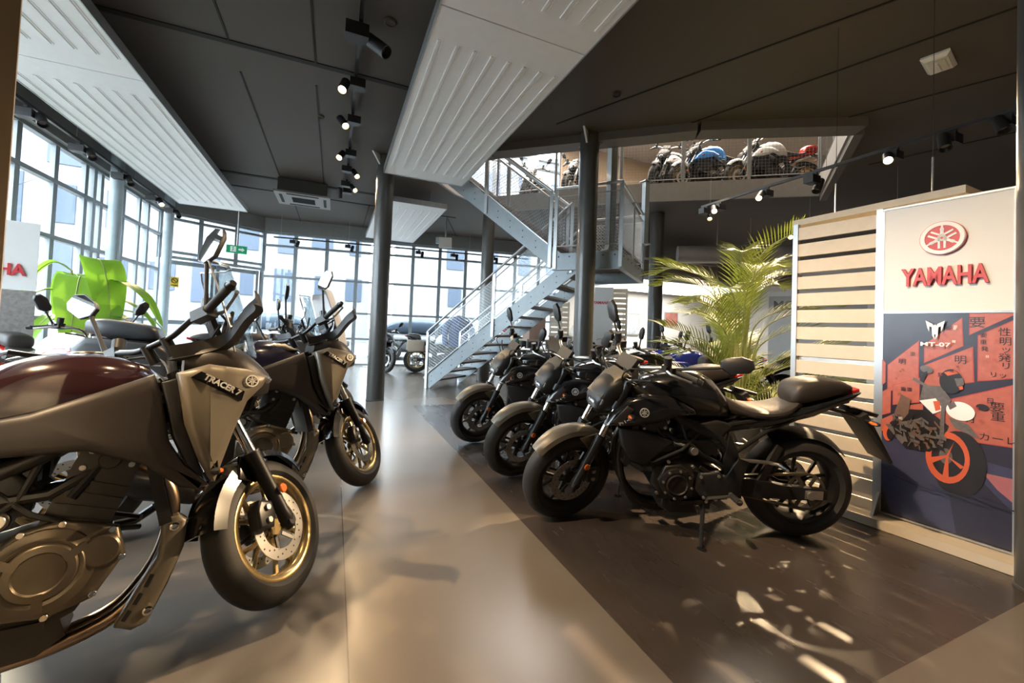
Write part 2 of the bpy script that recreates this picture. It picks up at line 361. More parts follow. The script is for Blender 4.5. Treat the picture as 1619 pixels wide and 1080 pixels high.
    if not lod:
        for x0, z0 in ((-.2, .29), (-.16, .41), (-.06, .40), (-.08, .28)): g.cyl((x0, .188, z0), .009, .012, n=8, mi=1)
    g.build('sprocket_cover', [BLKM, ALU], o); return o
def frame(root, mat, seat_end=(-.92, .90), lod=0):
    mb = MB()
    for sd in (-1, 1):
        y = sd*.13
        mb.tube([(.37, sd*.035, .90), (.28, sd*.10, .86), (.05, y*1.15, .72), (-.17, y, .62), (-.26, y, .46), (-.28, y, .33)], [.024, .024, .026, .028, .030, .026], 10)
        mb.tube([(.39, sd*.035, .80), (.25, sd*.12, .70), (.08, sd*.155, .60), (-.16, sd*.15, .60)], .017, 8)
        mb.tube([(.30, sd*.11, .83), (.13, sd*.155, .58)], .014, 8)
        mb.tube([(-.14, y, .68), (-.45, sd*.11, .74), (seat_end[0], sd*.07, seat_end[1]-.04)], .014, 8)
        mb.tube([(-.25, y, .52), (-.45, sd*.115, .67), (-.66, sd*.10, .77)], .013, 8)
        mb.prism([(-.22, .66), (-.19, .48), (-.23, .28), (-.31, .27), (-.31, .42), (-.27, .56)], y, y+sd*.03, bev=.006)
    mb.tube([(-.28, -.16, .335), (-.28, .16, .335)], .022, 12); mb.tube([(.38, 0, .78), (.36, 0, .94)], .036, 12)
    mb.build('frame', mat, root)
    for sd in (-1, 1):
        f = MB(); f.prism([(-.29, .30), (-.22, .28), (-.20, .40), (-.27, .52), (-.33, .50), (-.30, .40)], sd*.165, sd*.18, bev=.004)
        f.tube([(-.235, sd*.17, .305), (-.235, sd*.29, .31)], .013, 8, 1); f.tube([(-.235, sd*.20, .305), (-.235, sd*.29, .31)], .017, 8, 2)
        if sd > 0: f.tube([(-.25, .19, .30), (-.10, .20, .285), (-.07, .25, .285)], .008, 6, 1)
        f.tube([(-.29, sd*.15, .50), (-.46, sd*.14, .49), (-.50, sd*.17, .49), (-.50, sd*.25, .49)], .011, 8, 1)
        f.build('footrest', [BLKS, ALU, RUB], root)
def rear(root, xr, zr, mat, lod=0):
    mb = MB()
    for sd in (-1, 1):
        mb.loft([[(x, sd*y-sd*t/2, z-h), (x, sd*y+sd*t/2, z-h), (x, sd*y+sd*t/2, z+h), (x, sd*y-sd*t/2, z+h)] for x, y, z, t, h in ((-.26, .115, .335, .05, .045), (-.36, .125, .335, .045, .055), (-.55, .128, .32, .04, .04), (xr-.05, .128, zr, .035, .035), (xr-.10, .128, zr, .03, .025))])
        mb.cyl((xr, sd*.15, zr), .028, .03, n=12, mi=1); mb.box((xr-.02, sd*.148, zr), (.10, .008, .05), 1)
    mb.box((-.40, 0, .335), (.10, .22, .06)); mb.build('swingarm', [mat, ALU], root)
    c = MB(); yy = .105
    c.lathe([(.098, yy-.004), (.112, yy-.004), (.112, yy+.004), (.098, yy+.004)], (xr, 0, zr), n=40, closed_prof=True)
    for k in range(6):
        a = 2*math.pi*k/6; c.beam((xr+.04*math.cos(a), yy, zr+.04*math.sin(a)), (xr+.1*math.cos(a), yy, zr+.1*math.sin(a)), .02, .006, 0, up=(0, 1, 0))
    for s_ in (1, -1): c.beam((-.16, yy, .34+s_*.035), (xr, yy, zr+s_*.110), .012, .018, 0, up=(0, 1, 0))
    c.build('drive_chain', BRONZE, root)
    h = MB(); N = 14
    rings = []
    for k in range(N):
        a = R(60+75*k/(N-1)); rr = .345; w_ = .085
        rings.append([(xr+rr*math.cos(a)+.02, y, zr+rr*math.sin(a)-abs(y)*.35+o_) for y, o_ in ((-w_, 0), (-w_*.5, .012), (0, .016), (w_*.5, .012), (w_, 0), (w_*.9, -.006), (0, .008), (-w_*.9, -.006))])
    h.loft(rings); h.beam((xr+.16, .09, zr+.26), (-.42, .13, .37), .02, .05); h.build('rear_hugger', BLKM, root)
    s_ = MB(); s_.tube([(-.30, 0, .40), (-.14, 0, .56)], .022, 10); s_.tube([(-.29+.16*k/40, .036*math.cos(k*.9), .41+.15*k/40+.02*math.sin(k*.9)) for k in range(41)], .007, 6, 1); s_.build('rear_shock', [BLKS, ALU], root)
def exhaust(root, shield=None, lod=0):
    mb = MB(); pm = EXH if shield else M('exhaust_dark', (.05, .045, .04), .35, metal=.8)
    for sd in (-1, 1):
        mb.tube(catmull([(.27, sd*.07, .66), (.335, sd*.075, .62), (.385, sd*.075, .52), (.385, sd*.07, .40), (.345, sd*.065, .27), (.25, sd*.05, .16), (.10, sd*.04-.02, .125), (-.05, -.05, .12)], 4), .0225, 12)
    mb.tube([(-.06, -.05, .12), (-.16, -.07, .135), (-.30, -.11, .19)], .03, 12)
    mb.build('exhaust_pipe', pm, root)
    s_ = MB(); s_.loft([[(x, y0-.07+.065*math.cos(t)*sc_, z+.075*math.sin(t)*sc_) for t in [2*math.pi*i/14 for i in range(14)]] for x, y0, z, sc_ in ((-.20, -.04, .165, .5), (-.25, -.05, .19, .95), (-.48, -.07, .27, 1), (-.52, -.075, .285, .7))])
    s_.tube([(-.51, -.145, .285), (-.56, -.15, .30)], .024, 12, 1); s_.build('silencer', [BLKS, ALU], root)
    if shield:
        h = MB(); out = [(.355, .455), (.405, .462), (.432, .44), (.425, .35), (.385, .24), (.335, .135), (.295, .125), (.252, .15), (.30, .24), (.352, .33), (.358, .40)]
        h.prism(out, -.085, -.150, bev=.014); ho = h.build('pipe_heat_shield', shield, root)
        for (a, b) in (((.274, .165), (.29, .19)), ((.30, .205), (.316, .235)), ((.326, .25), (.342, .285))):
            d = MB(); d.beam((a[0], -.151, a[1]), (b[0], -.151, b[1]), .012, .006, 0, up=(0, 1, 0)); d.build('shield_slot', BLKM, ho)
        for x0, z0 in ((.395, .425), (.335, .175)):
            b = MB(); b.lathe([(.014, -.148), (.014, -.158), (.009, -.160), (.006, -.155), (.0001, -.155)], (x0, 0, z0), n=14); b.build('shield_bolt', CHROME, ho)
def radiator(root, lod=0):
    mb = MB(); mb.box((.345, 0, .56), (.035, .34, .24), 0, Matrix.Rotation(R(-12), 3, 'Y'))
    if not lod:
        for k in range(18): mb.box((.366, -.15+.3*k/17, .56), (.004, .006, .20), 1, Matrix.Rotation(R(-12), 3, 'Y'))
    mb.tube([(.34, -.15, .66), (.30, -.17, .70), (.22, -.16, .70)], .016, 8, 0); mb.tube([(.34, .15, .46), (.28, .17, .42), (.22, .16, .42)], .016, 8, 0)
    mb.build('radiator', [BLKM, ENG], root)
def cockpit(root, S, x0, z0, bar, grip, mirror, guards=False, mirr_l=None, lod=0):
    # bar: list of (x, y, z) for the left half
    mb = MB(); L = [Vector(p) for p in bar]; full = [Vector((p.x, -p.y, p.z)) for p in L[::-1]]+L
    mb.tube(catmull(full, 3), .012, 10)
    for sd in (-1, 1): mb.tube([(x0, sd*.045, z0-.03), (bar[0][0], sd*.045, bar[0][2]+.012)], .02, 10)
    hb = mb.build('handlebar', BLKS if guards else ALU, root, S)
    a, b = L[-2], L[-1]
    for sd in (-1, 1):
        f = lambda p: Vector((p.x, sd*p.y, p.z)); d = (f(b)-f(a)).normalized(); g = MB(); ga = f(a).lerp(f(b), .12)
        g.tube([ga, ga+d*.004, f(b), f(b)+d*.004], [.021, .0165, .0165, .021], 12); g.tube([f(b)+d*.004, f(b)+d*.03], [.018, .013], 12, 1)
        g.build('grip', [RUB, BLKS], hb)
        s_ = MB(); c = f(a)-d*.02; s_.box(c, (.045, .075, .045)); s_.box(c+Vector((.03, 0, .01)), (.04, .04, .03)); s_.tube([c+Vector((.02, 0, .02)), c+Vector((.03, 0, .075))], [.022, .024], 10)
        s_.build('switchgear', BLKM, hb)
        l_ = MB(); l_.tube([c+Vector((.04, 0, .005)), c+Vector((.065, 0, .0))+d*.06, f(b)+Vector((.045, 0, -.005))-d*.03, f(b)+Vector((.035, 0, -.008))], [.008, .0075, .006, .008], 8); l_.build('brake_lever' if sd < 0 else 'clutch_lever', ALU, hb)
        m_ = MB(); mp = mirror if not (mirr_l and sd > 0) else mirr_l
        base, head = Vector((mp[0][0], sd*mp[0][1], mp[0][2])), Vector((mp[1][0], sd*mp[1][1], mp[1][2])); up = Vector((mp[2][0], sd*mp[2][1], mp[2][2])).normalized()
        m_.tube([base, base+(head-base)*.35+up*.0, head], [.011, .0075, .008], 8)
        nx = Vector(mp[3] if len(mp) > 3 else (-1, 0, 0)); nx = Vector((nx.x, sd*nx.y, nx.z)); nx = (nx-up*nx.dot(up)).normalized(); rt = up.cross(nx)*(1 if sd < 0 else -1)
        prof = [(-.01, -.035), (.018, -.048), (.10, -.042), (.145, -.01), (.142, .032), (.11, .050), (.02, .040), (-.015, .0)]
        P_ = lambda u, v, n_: head+up*u+rt*v+nx*n_
        m_.loft([[P_(.065+(u-.065)*k, v*k, n_) for u, v in prof] for k, n_ in ((.55, -.022), (.9, -.013), (1, 0), (1, .008), (.95, .008))])
        mo = m_.build('mirror', BLKM, root, S); g2 = MB(); g2.loft([[P_(.065+(u-.065)*.93, v*.93, n_) for u, v in prof] for n_ in (.0082, .0095)]); g2.build('mirror_glass', MIRR, mo)
        if guards:
            h = MB(); e = f(b); pts = [(x0-.05, sd*.33, e.z+.0), (x0+.07, sd*.32, e.z-.02), (x0+.125, sd*.38, e.z-.02), (x0+.07, sd*.46, e.z-.015), (x0-.03, sd*.485, e.z-.01)]
            pts = catmull([f(a)+Vector((-.05, -sd*.12, -.14)), f(a)+Vector((.03, -sd*.06, -.125)), f(a)+Vector((.07, sd*.02, -.11)), f(b)+Vector((.09, -sd*.02, -.085)), f(b)+Vector((.07, sd*.05, -.075)), f(b)+Vector((.035, sd*.075, -.07))], 4)
            h.loft([[p+Vector((-.02, 0, -.032)), p+Vector((.02, 0, -.03)), p+Vector((.022, 0, .018)), p+Vector((.004, 0, .034)), p+Vector((-.004, 0, .032)), p+Vector((.004, 0, -.02))] for p in pts])
            hg = h.build('hand_guard', BLKM, root, S)
            s2 = MB()
            for k in range(4, 12):
                p = pts[k]; q = pts[k+1]; s2.beam(p.lerp(q, .2)+Vector((.0215, 0, -.004)), p.lerp(q, .6)+Vector((.0215, 0, -.004)), .004, .032, 0)
            s2.build('guard_slots', GREYL, hg)
    k = MB(); x1, z1 = bar[0][0], bar[0][2]
    k.tube(catmull([(x1+.05, -.25, z1-.01), (x1+.10, -.12, z1-.05), (x0+.05, -.06, z0-.14), (x0-.02, -.05, z0-.25)], 4), .006, 6); k.tube(catmull([(x1+.05, .25, z1-.01), (x1+.11, .13, z1-.06), (x0+.05, .07, z0-.14), (x0-.03, .06, z0-.28)], 4), .006, 6)
    k.tube(catmull([(x1+.03, -.28, z1+.02), (x1+.14, -.20, z1+.03), (x1+.12, -.12, z1-.08), (x0+.10, -.10, z0-.30)], 4), .005, 6); k.tube(catmull([(x1+.02, .27, z1+.03), (x1+.13, .17, z1+.04), (x1+.10, .06, z1-.08), (x0, .04, z0-.20)], 4), .005, 6)
    k.build('control_cables', RUB, root, S)
def stand(root, y=.27, x=-.05):
    mb = MB(); mb.tube([(-.10, .14, .22), (x-.01, y-.03, .07), (x, y, .028)], [.014, .011, .011], 8); mb.cyl((x, y+.01, .024), .028, .008, 'z', 12); mb.box((-.11, .13, .22), (.05, .04, .05)); mb.build('side_stand', BLKS, root)
def indicator(root, p, sd, S=None, name='turn_signal'):
    mb = MB(); p = Vector(p); q = p+Vector((0, sd*.075, .005)); mb.tube([p, q], .007, 8); mb.ell(q+Vector((0, sd*.025, 0)), (.020, .036, .014), 0, 10); mb.ell(q+Vector((.006, sd*.025, 0)), (.018, .032, .011), 1, 10); mb.build(name, [BLKM, ORANGE], root, S)
def plate(root, xs=-.82, zs=.80, L=1.0):
    mb = MB()
    for sd in (-1, 1): mb.tube([(xs+.05, sd*.03, zs+.02), (xs-.16*L, sd*.03, zs-.03), (xs-.22*L, sd*.04, zs-.07)], .012, 8)
    mb.prism([(xs-.16*L, zs-.03), (xs-.36*L, zs-.30), (xs-.375*L, zs-.29), (xs-.21*L, zs-.005)], -.085, .085, bev=.004)
    mb.prism([(xs-.13*L, zs-.01), (xs-.30*L, zs-.04), (xs-.31*L, zs-.02), (xs-.14*L, zs+.02)], -.04, .04, bev=.004); mb.cyl((xs-.33*L, 0, zs-.20), .02, .01, 'x', 12, 1)
    mb.build('plate_holder', [BLKM, REDL], root)
    for sd in (-1, 1): indicator(root, (xs-.20*L, sd*.05, zs-.05), sd, None, 'rear_turn_signal')
def arc_fender(root, xa, za, rr, a0, a1, wd, mat, S, tail=None, name='front_fender'):
    mb = MB(); rings = []; N = 18
    for k in range(N):
        t = k/(N-1); a = R(a0+(a1-a0)*t); r0 = rr+.012*math.sin(math.pi*t); wv = wd*(.55+.45*math.sin(math.pi*min(1, .18+t*.75)))
        prof = [(-1, -.030), (-.86, -.004), (-.45, .012), (0, .018), (.45, .012), (.86, -.004), (1, -.030), (.92, -.032), (.78, -.010), (0, .010), (-.78, -.010), (-.92, -.032)]
        rings.append([(xa+(r0+h)*math.cos(a), y*wv, za+(r0+h)*math.sin(a)) for y, h in prof])
    mb.loft(rings)
    for sd in (-1, 1): mb.prism([(xa-.02, za+rr-.035), (xa-.17, za+rr-.015), (xa-.19, za+rr-.11), (xa-.10, za+rr-.13)], sd*wd*.88, sd*(wd*.88+.012), bev=.004)
    o = mb.build(name, mat, root, S)
    if tail:
        t_ = MB(); rings = []
        for k in range(12):
            a = R(tail[0]+(tail[1]-tail[0])*k/11); rings.append([(xa+(rr+h)*math.cos(a), y*wd, za+(rr+h)*math.sin(a)) for y, h in ((-.98, -.05), (-.9, .004), (0, .02), (.9, .004), (.98, -.05), (.88, -.05), (.8, -.006), (0, .008), (-.8, -.006), (-.88, -.05))])
        t_.loft(rings); t_.build('fender_extension', BLKG, o)
    return o
def naked(P, steer=26, lod=0, mirr_l=None, rack=None, screen=None):
    root = empty('motorcycle'); S = steerM(steer, .79)
    wheel(root, 'front_wheel', .70, .30, .30, .12, P['wheel'], S, lod=lod); wheel(root, 'rear_wheel', -.70, .315, .315, .18, P['wheel'], None, discs=(-1,), disc_r=.122, lod=lod)
    forks(root, .70, S, CHROME if not lod else ALU, BLKS, lod=lod); engine(root, P.get('cover', ENG), lod); frame(root, P.get('frame', BLKS), lod=lod); rear(root, -.70, .315, BLKS, lod); exhaust(root, None, lod); radiator(root, lod); stand(root); plate(root)
    arc_fender(root, .70, .30, .322, 42, 128, .066, P['fender'], S)
    mb = MB(); body(mb, [(.30, .80, .90, .07), (.25, .76, .945, .115), (.12, .72, .985, .160), (-.02, .70, 1.0, .172), (-.13, .70, .955, .155), (-.21, .70, .87, .115), (-.25, .71, .80, .09)], 2.7); mb.cyl((.08, 0, .995), .045, .02, 'z', 20, 1)
    mb.build('fuel_tank', [P['tank'], ALU], root)
    for sd in (-1, 1):
        s_ = MB(); out = [(.50, .665), (.46, .74), (.37, .83), (.28, .86), (.12, .86), (.0, .80), (-.02, .765), (.10, .75), (.20, .71), (.33, .675)]
        fn = lambda a, b, y: (a, sd*(y-.10*max(0, a-.22)-.25*max(0, b-.78)), b)
        s_.prism(out, .13, .215, bev=.022, fn=fn); so = s_.build('tank_scoop', P['side'], root)
        if P.get('accent'):
            a_ = MB(); a_.prism([(.475, .69), (.38, .80), (.345, .78), (.40, .70)], .185, .216, bev=.004, fn=fn); a_.build('scoop_insert', P['accent'], so)
        if not lod:
            e_ = MB(); wrap_emblem(e_, .287, .768, .027, fn, .2145, sd); e_.build('emblem', SILV, so)
            e_ = MB(); wrap_text(e_, 'MT-07', .036, .385, .715, 30 if sd > 0 else -30, fn, .2150, sd, .001); e_.build('model_lettering', SILV, so)
        d_ = MB(); d_.prism([(.42, .66), (.30, .66), (.10, .60), (.26, .44), (.34, .46), (.40, .55)], .13, .178, bev=.014, fn=lambda a, b, y: (a, sd*y, b)); d_.build('radiator_shroud', BLKM, root)
        c_ = MB(); c_.prism([(-.02, .70), (.06, .60), (-.06, .56), (-.18, .60), (-.24, .70), (-.14, .73)], .10, .150, bev=.016, fn=lambda a, b, y: (a, sd*y, b)); c_.build('side_cover', BLKM, root)
        t_ = MB(); t_.prism([(-.18, .70), (-.40, .735), (-.62, .80), (-.99, .915), (-.93, .86), (-.72, .76), (-.45, .69), (-.24, .655)], .06, .13, bev=.014, fn=lambda a, b, y: (a, sd*(y-.07*max(0, -a-.35)), b)); t_.build('tail_panel', P.get('tail', BLKG), root)
        indicator(root, (.36, sd*.13, .74), sd)
    s_ = MB(); body(s_, [(-.17, .80, .885, .065), (-.24, .755, .845, .10), (-.34, .735, .805, .135), (-.46, .735, .795, .145), (-.56, .755, .815, .13), (-.63, .79, .85, .10), (-.66, .80, .855, .08)], 2.8); s_.build('rider_seat', SEAT, root)
    s_ = MB(); body(s_, [(-.60, .83, .90, .07), (-.63, .82, .955, .105), (-.74, .84, .985, .105), (-.86, .875, .98, .085), (-.945, .90, .955, .055), (-.965, .915, .94, .04)], 2.8); s_.build('passenger_seat', P.get('seat2', SEAT), root)
    t_ = MB(); t_.prism([(-.90, .90), (-1.0, .93), (-1.005, .905), (-.92, .865)], -.05, .05, bev=.006); t_.build('tail_light', REDL, root)
    h = MB(); body(h, [(.385, .76, .95, .085), (.44, .745, .965, .115), (.51, .735, .93, .105), (.56, .74, .87, .085), (.585, .76, .82, .06)], 2.8); ho = h.build('headlight', BLKM, root, S)
    c_ = MB(); c_.prism([(.40, .985), (.47, .955), (.575, .845), (.56, .83), (.45, .93), (.39, .96)], -.075, .075, bev=.01); c_.build('headlight_cowl', P['mask'], ho)
    for sd in (-1, 1):
        c_ = MB(); c_.prism([(.40, .94), (.565, .835), (.575, .80), (.50, .83), (.42, .88)], .088, .112, bev=.006, fn=lambda a, b, y: (a, sd*(y-.28*max(0, a-.46)), b)); c_.build('headlight_side_cowl', P['mask'], ho)
    l_ = MB(); l_.ell((.572, 0, .785), (.026, .05, .036), 0, 14); l_.ell((.545, .05, .80), (.03, .03, .02), 0, 10); l_.ell((.545, -.05, .80), (.03, .03, .02), 0, 10); l_.build('headlight_lens', LENS, ho)
    i_ = MB(); i_.box((.36, 0, 1.03), (.03, .15, .085), 0, Matrix.Rotation(R(-35), 3, 'Y')); i_.box((.343, 0, 1.035), (.006, .13, .065), 1, Matrix.Rotation(R(-35), 3, 'Y')); i_.build('instrument_panel', [BLKM, LENS], root, S)
    cockpit(root, S, .32, .97, [(.33, .03, 1.02), (.33, .09, 1.025), (.30, .19, 1.06), (.24, .26, 1.065), (.185, .385, 1.05)], None, ((.24, .27, 1.075), (.255, .335, 1.20), (.05, .35, .95)), mirr_l=mirr_l, lod=lod)
    if screen:
        w_ = MB(); w_.loft([[(x, y*k, z) for y, k in ((-1, wd), (-.6, wd), (0, wd), (.6, wd), (1, wd))] for x, z, wd in ((.52, .95, .12), (.46, 1.10, .15), (.38, 1.28, .12))], closed=False, cap=False); w_.build('windscreen', screen, root, S)
    if rack:
        for sd in (-1, 1):
            r_ = MB(); r_.prism([(-.50, .52), (-.50, .76), (-.56, .80), (-.92, .80), (-.94, .56), (-.88, .50)], .17, .34, bev=.03, fn=lambda a, b, y: (a, sd*y, b)); r_.beam((-.62, sd*.12, .78), (-.62, sd*.20, .76), .03, .02); r_.build('side_case', rack, root)
    return root
def tourer(P, steer=26, lod=0, case=None, screen=SCREEN):
    root = empty('motorcycle'); S = steerM(steer, .82); D = .03
    wheel(root, 'front_wheel', .73, .30, .30, .12, P['wheel'], S, lod=lod); wheel(root, 'rear_wheel', -.73, .315, .315, .18, P['wheel'], None, discs=(-1,), disc_r=.122, lod=lod)
    forks(root, .73, S, CHROME, BLKS, top=.74, lod=lod); engine(root, BRONZE, lod); frame(root, BLKS, lod=lod); rear(root, -.73, .315, BLKS, lod); exhaust(root, KHAKI, lod); radiator(root, lod); stand(root); plate(root, -.86, .84)
    arc_fender(root, .73, .30, .322, 48, 122, .070, BLKG, S, tail=(118, 172))
    mb = MB(); body(mb, [(.34, .84, .96, .08), (.28, .78, 1.02, .14), (.15, .74, 1.062, .185), (.0, .72, 1.055, .19), (-.14, .70, .985, .165), (-.23, .70, .90, .12), (-.27, .71, .83, .10)], 2.5); mb.cyl((.12, 0, 1.06), .045, .02, 'z', 20, 1)
    to = mb.build('fuel_tank', [P['tank'], ALU], root)
    if P.get('tank_top'):
        b_ = MB()
        for sd in (-1, 1): b_.prism([(.30, .985), (.22, 1.035), (.02, 1.045), (-.16, .955), (-.10, .945), (.05, .99), (.2, .985)], .06, .178, bev=.02, fn=lambda a, b, y: (a, sd*(y-.42*max(0, b-.93)), b))
        b_.build('tank_pad', P['tank_top'], to)
    for sd in (-1, 1):
        fy = lambda a, b, y: (a, sd*(y+.05*min(0, a-.1)-.18*max(0, b-.90)-.10*max(0, .66-b)), b)
        s_ = MB(); s_.prism([(.315, .965), (.335, .90), (.365, .73), (.41, .64), (.485, .555), (.475, .535), (.40, .565), (.30, .66), (.16, .725), (-.10, .735), (-.27, .735), (-.27, .80), (.03, .855)], .165, .245, bev=.02, fn=fy); s_.build('side_fairing', P['side'], root)
        v_ = MB(); v_.prism([(.335, .935), (.385, .95), (.40, .80), (.455, .63), (.47, .575), (.42, .63), (.375, .74)], .15, .225, bev=.006, fn=fy); v_.build('air_vent', BLKM, root)
        g_ = MB(); wo = [(.375, .965), (.47, .995), (.60, .975), (.675, .945), (.655, .905), (.60, .85), (.555, .74), (.50, .565), (.485, .575), (.445, .66), (.405, .78)]
        fw = lambda a, b, y: (a, sd*(y-.38*max(0, a-.48)-.22*max(0, b-.90)-.12*max(0, .70-b)), b)
        g_.prism(wo, .175, .278, bev=.024, fn=fw); go = g_.build('wing_fairing', P['wing'], root)
        if not lod:
            e_ = MB(); wrap_emblem(e_, .612, .925, .024, fw, .281, sd); e_.build('emblem', SILV, go)
            e_ = MB(); e_.prism([(.415, .945), (.445, .965), (.585, .885), (.575, .850)], .268, .2855, fn=fw); e_.build('fairing_stripe', BLKG, go)
            add = MB(); wrap_text(add, 'TRACER 7', .030, .512, .911, -31 if sd < 0 else 31, fw, .2862, sd, .0012); add.build('model_lettering', SILV, go)
        t_ = MB(); t_.prism([(-.18, .70), (-.40, .745), (-.62, .82), (-1.0, .955), (-.95, .88), (-.72, .77), (-.45, .69), (-.24, .655)], .06, .14, bev=.014, fn=lambda a, b, y: (a, sd*(y-.07*max(0, -a-.35)), b)); t_.build('tail_panel', P.get('tail', CHAR), root)
        indicator(root, (.50, sd*.17, .60), sd)
        c_ = MB(); c_.prism([(-.02, .72), (.06, .62), (-.06, .57), (-.18, .61), (-.24, .70), (-.14, .73)], .10, .155, bev=.016, fn=lambda a, b, y: (a, sd*y, b)); c_.build('side_cover', BLKM, root)
    n_ = MB(); body(n_, [(.40, .97, 1.06, .13), (.48, .93, 1.095, .165), (.57, .89, 1.085, .165), (.645, .87, 1.03, .13), (.70, .88, .97, .07)], 2.4); no = n_.build('nose_fairing', CHAR if lod else P['nose'], root)
    for sd in (-1, 1):
        l_ = MB(); l_.ell((.675, sd*.06, .935), (.035, .045, .022), 0, 12); l_.build('headlight', LENS, no)
    w_ = MB(); rows = []
    for x, z, wd in ((.665, 1.04, .13), (.635, 1.16, .17), (.595, 1.30, .185), (.56, 1.42, .165), (.552, 1.445, .11)):
        rows.append([(x-.10*abs(k)**2.2*1.0, k*wd, z) for k in (-1, -.8, -.4, 0, .4, .8, 1)])
    w_.loft(rows, closed=False, cap=False); w_.loft([[(p[0]-.004, p[1]*.995, p[2]) for p in r_] for r_ in rows], closed=False, cap=False)
    wo = w_.build('windscreen', screen, root)
    rim = MB(); rim.tube([r_[0] for r_ in rows]+rows[-1][1:-1]+[r_[-1] for r_ in rows[::-1]], .0035, 6); rim.build('screen_edge', GREYL, wo)
    k_ = MB(); k_.tube([(.52, -.12, 1.02), (.55, -.12, 1.22), (.55, .12, 1.22), (.52, .12, 1.02)], .008, 8); k_.box((.50, 0, 1.16), (.02, .17, .10), 0, Matrix.Rotation(R(-20), 3, 'Y')); k_.box((.488, 0, 1.163), (.004, .15, .08), 1, Matrix.Rotation(R(-20), 3, 'Y')); k_.build('instrument_panel', [BLKM, LENS], root)
    s_ = MB(); body(s_, [(-.20, .82, .90, .07), (-.27, .78, .87, .11), (-.37, .765, .845, .145), (-.50, .77, .845, .15), (-.60, .79, .87, .13), (-.66, .82, .90, .10)], 2.8); s_.build('rider_seat', SEAT, root)
    s_ = MB(); body(s_, [(-.62, .86, .92, .08), (-.65, .85, .965, .12), (-.78, .87, .985, .12), (-.92, .90, .985, .10), (-1.0, .93, .965, .06)], 2.8); s_.build('passenger_seat', SEAT, root)
    t_ = MB()
    for sd in (-1, 1): t_.tube([(-.62, sd*.13, .86), (-.75, sd*.15, .93), (-.98, sd*.12, .985), (-1.03, sd*.05, .985)], .013, 8)
    t_.build('grab_rail', BLKS, root)
    t_ = MB(); t_.prism([(-.95, .93), (-1.06, .955), (-1.06, .92), (-.97, .89)], -.05, .05, bev=.006); t_.build('tail_light', REDL, root)
    cockpit(root, S, .345, 1.07, [(.31, .03, 1.10), (.31, .09, 1.105), (.31, .17, 1.135), (.315, .235, 1.145), (.255, .405, 1.16)], None, ((.315, .24, 1.165), (.30, .285, 1.36), (.0, .55, .83), (-1, .0, .15)), guards=True, lod=lod)
    if case:
        for sd in (-1, 1):
            r_ = MB(); r_.prism([(-.42, .60), (-.46, .86), (-.55, .93), (-.98, .98), (-1.06, .90), (-1.02, .62), (-.92, .54), (-.5, .54)], .18, .40, bev=.04, fn=lambda a, b, y: (a, sd*y, b)); ro = r_.build('side_case', case, root)
            r_ = MB(); r_.beam((-.50, sd*.402, .76), (-1.0, sd*.402, .80), .004, .012, 0); r_.build('case_seam', ALU, ro)
        r_ = MB(); body(r_, [(-.60, .97, 1.02, .10), (-.66, .96, 1.10, .15), (-.95, .99, 1.15, .16), (-1.08, 1.03, 1.14, .11)], 2.8); r_.build('top_case', case, root)
    return root
def park(o, front, heading, half, label, group=None, lean=-5, z=0, cat='motorcycle'):
    # front wheel contact point, heading in degrees
    h = R(heading); o.location = (front[0]-half*math.cos(h), front[1]-half*math.sin(h), z); o.rotation_euler = (R(lean), 0, h)
    return tag(o, label, cat, group)
# ------------------------------------------------------------------ setting: floor, ceiling, walls, glazing
FL1 = nodes_floor('polished_floor_beige', (.175, .150, .125), .25); FL2 = nodes_floor('polished_floor_dark', (.062, .050, .043), .27); FL3 = nodes_floor('polished_floor_grey', (.130, .118, .108), .25)
mb = MB(); xs = [-3.75, .10, 1.13, 14.2]; ys = [-6.2, .84, 6.2, 12.6]
for i in range(3):
    for j in range(3):
        mi = 1 if (i == 2 and j == 1) else (2 if i == 0 else 0)
        mb.add([(xs[i], ys[j], 0), (xs[i+1], ys[j], 0), (xs[i+1], ys[j+1], 0), (xs[i], ys[j+1], 0)], [(0, 1, 2, 3)], mi)
mb.add([(.098, -6, .0006), (.103, -6, .0006), (.103, 6.2, .0006), (.098, 6.2, .0006)], [(0, 1, 2, 3)], 1)
struct(mb.build('floor', [FL1, FL2, FL3]))
CEILM = M('ceiling_brown_grey', (.078, .063, .052), .65, var=.06, bump=.05, scale=60); GAP = M('ceiling_gap_dark', (.012, .011, .010), .8); BANDM = M('band_grey', (.20, .20, .195), .5)
VOID = [(1.15, 6.95), (2.12, 5.75), (4.18, 3.93), (5.76, 2.96), (8.03, 4.65), (5.22, 6.78), (3.28, 8.74), (2.1, 8.0)]
bm = bmesh.new()
for loop in ([(14.2, -6.2), (14.2, 11.45), (6.5, 11.45), (.5, 12.38), (-1.82, 12.66), (-3.74, 11.38), (-3.74, -6.2)], VOID):
    vs = [bm.verts.new((x, y, 3.85)) for x, y in loop]
    for i in range(len(vs)): bm.edges.new((vs[i-1], vs[i]))
bmesh.ops.triangle_fill(bm, use_beauty=True, edges=bm.edges[:])
r_ = bmesh.ops.extrude_face_region(bm, geom=bm.faces[:])
bmesh.ops.translate(bm, vec=(0, 0, .30), verts=[e for e in r_['geom'] if isinstance(e, bmesh.types.BMVert)])
bmesh.ops.recalc_face_normals(bm, faces=bm.faces); me = bpy.data.meshes.new('ceiling'); bm.to_mesh(me); bm.free(); me.materials.append(CEILM)
ceil = bpy.data.objects.new('ceiling', me); col.objects.link(ceil); struct(ceil)
mb = MB()
def strip(p, q, w_): mb.beam((p[0], p[1], 3.848), (q[0], q[1], 3.848), w_, .012)
strip((-3.4, 4.68), (1.05, 4.68), .07); strip((-3.3, 8.88), (1.8, 8.88), .10); strip((-3.3, 9.75), (2.6, 9.75), .05)
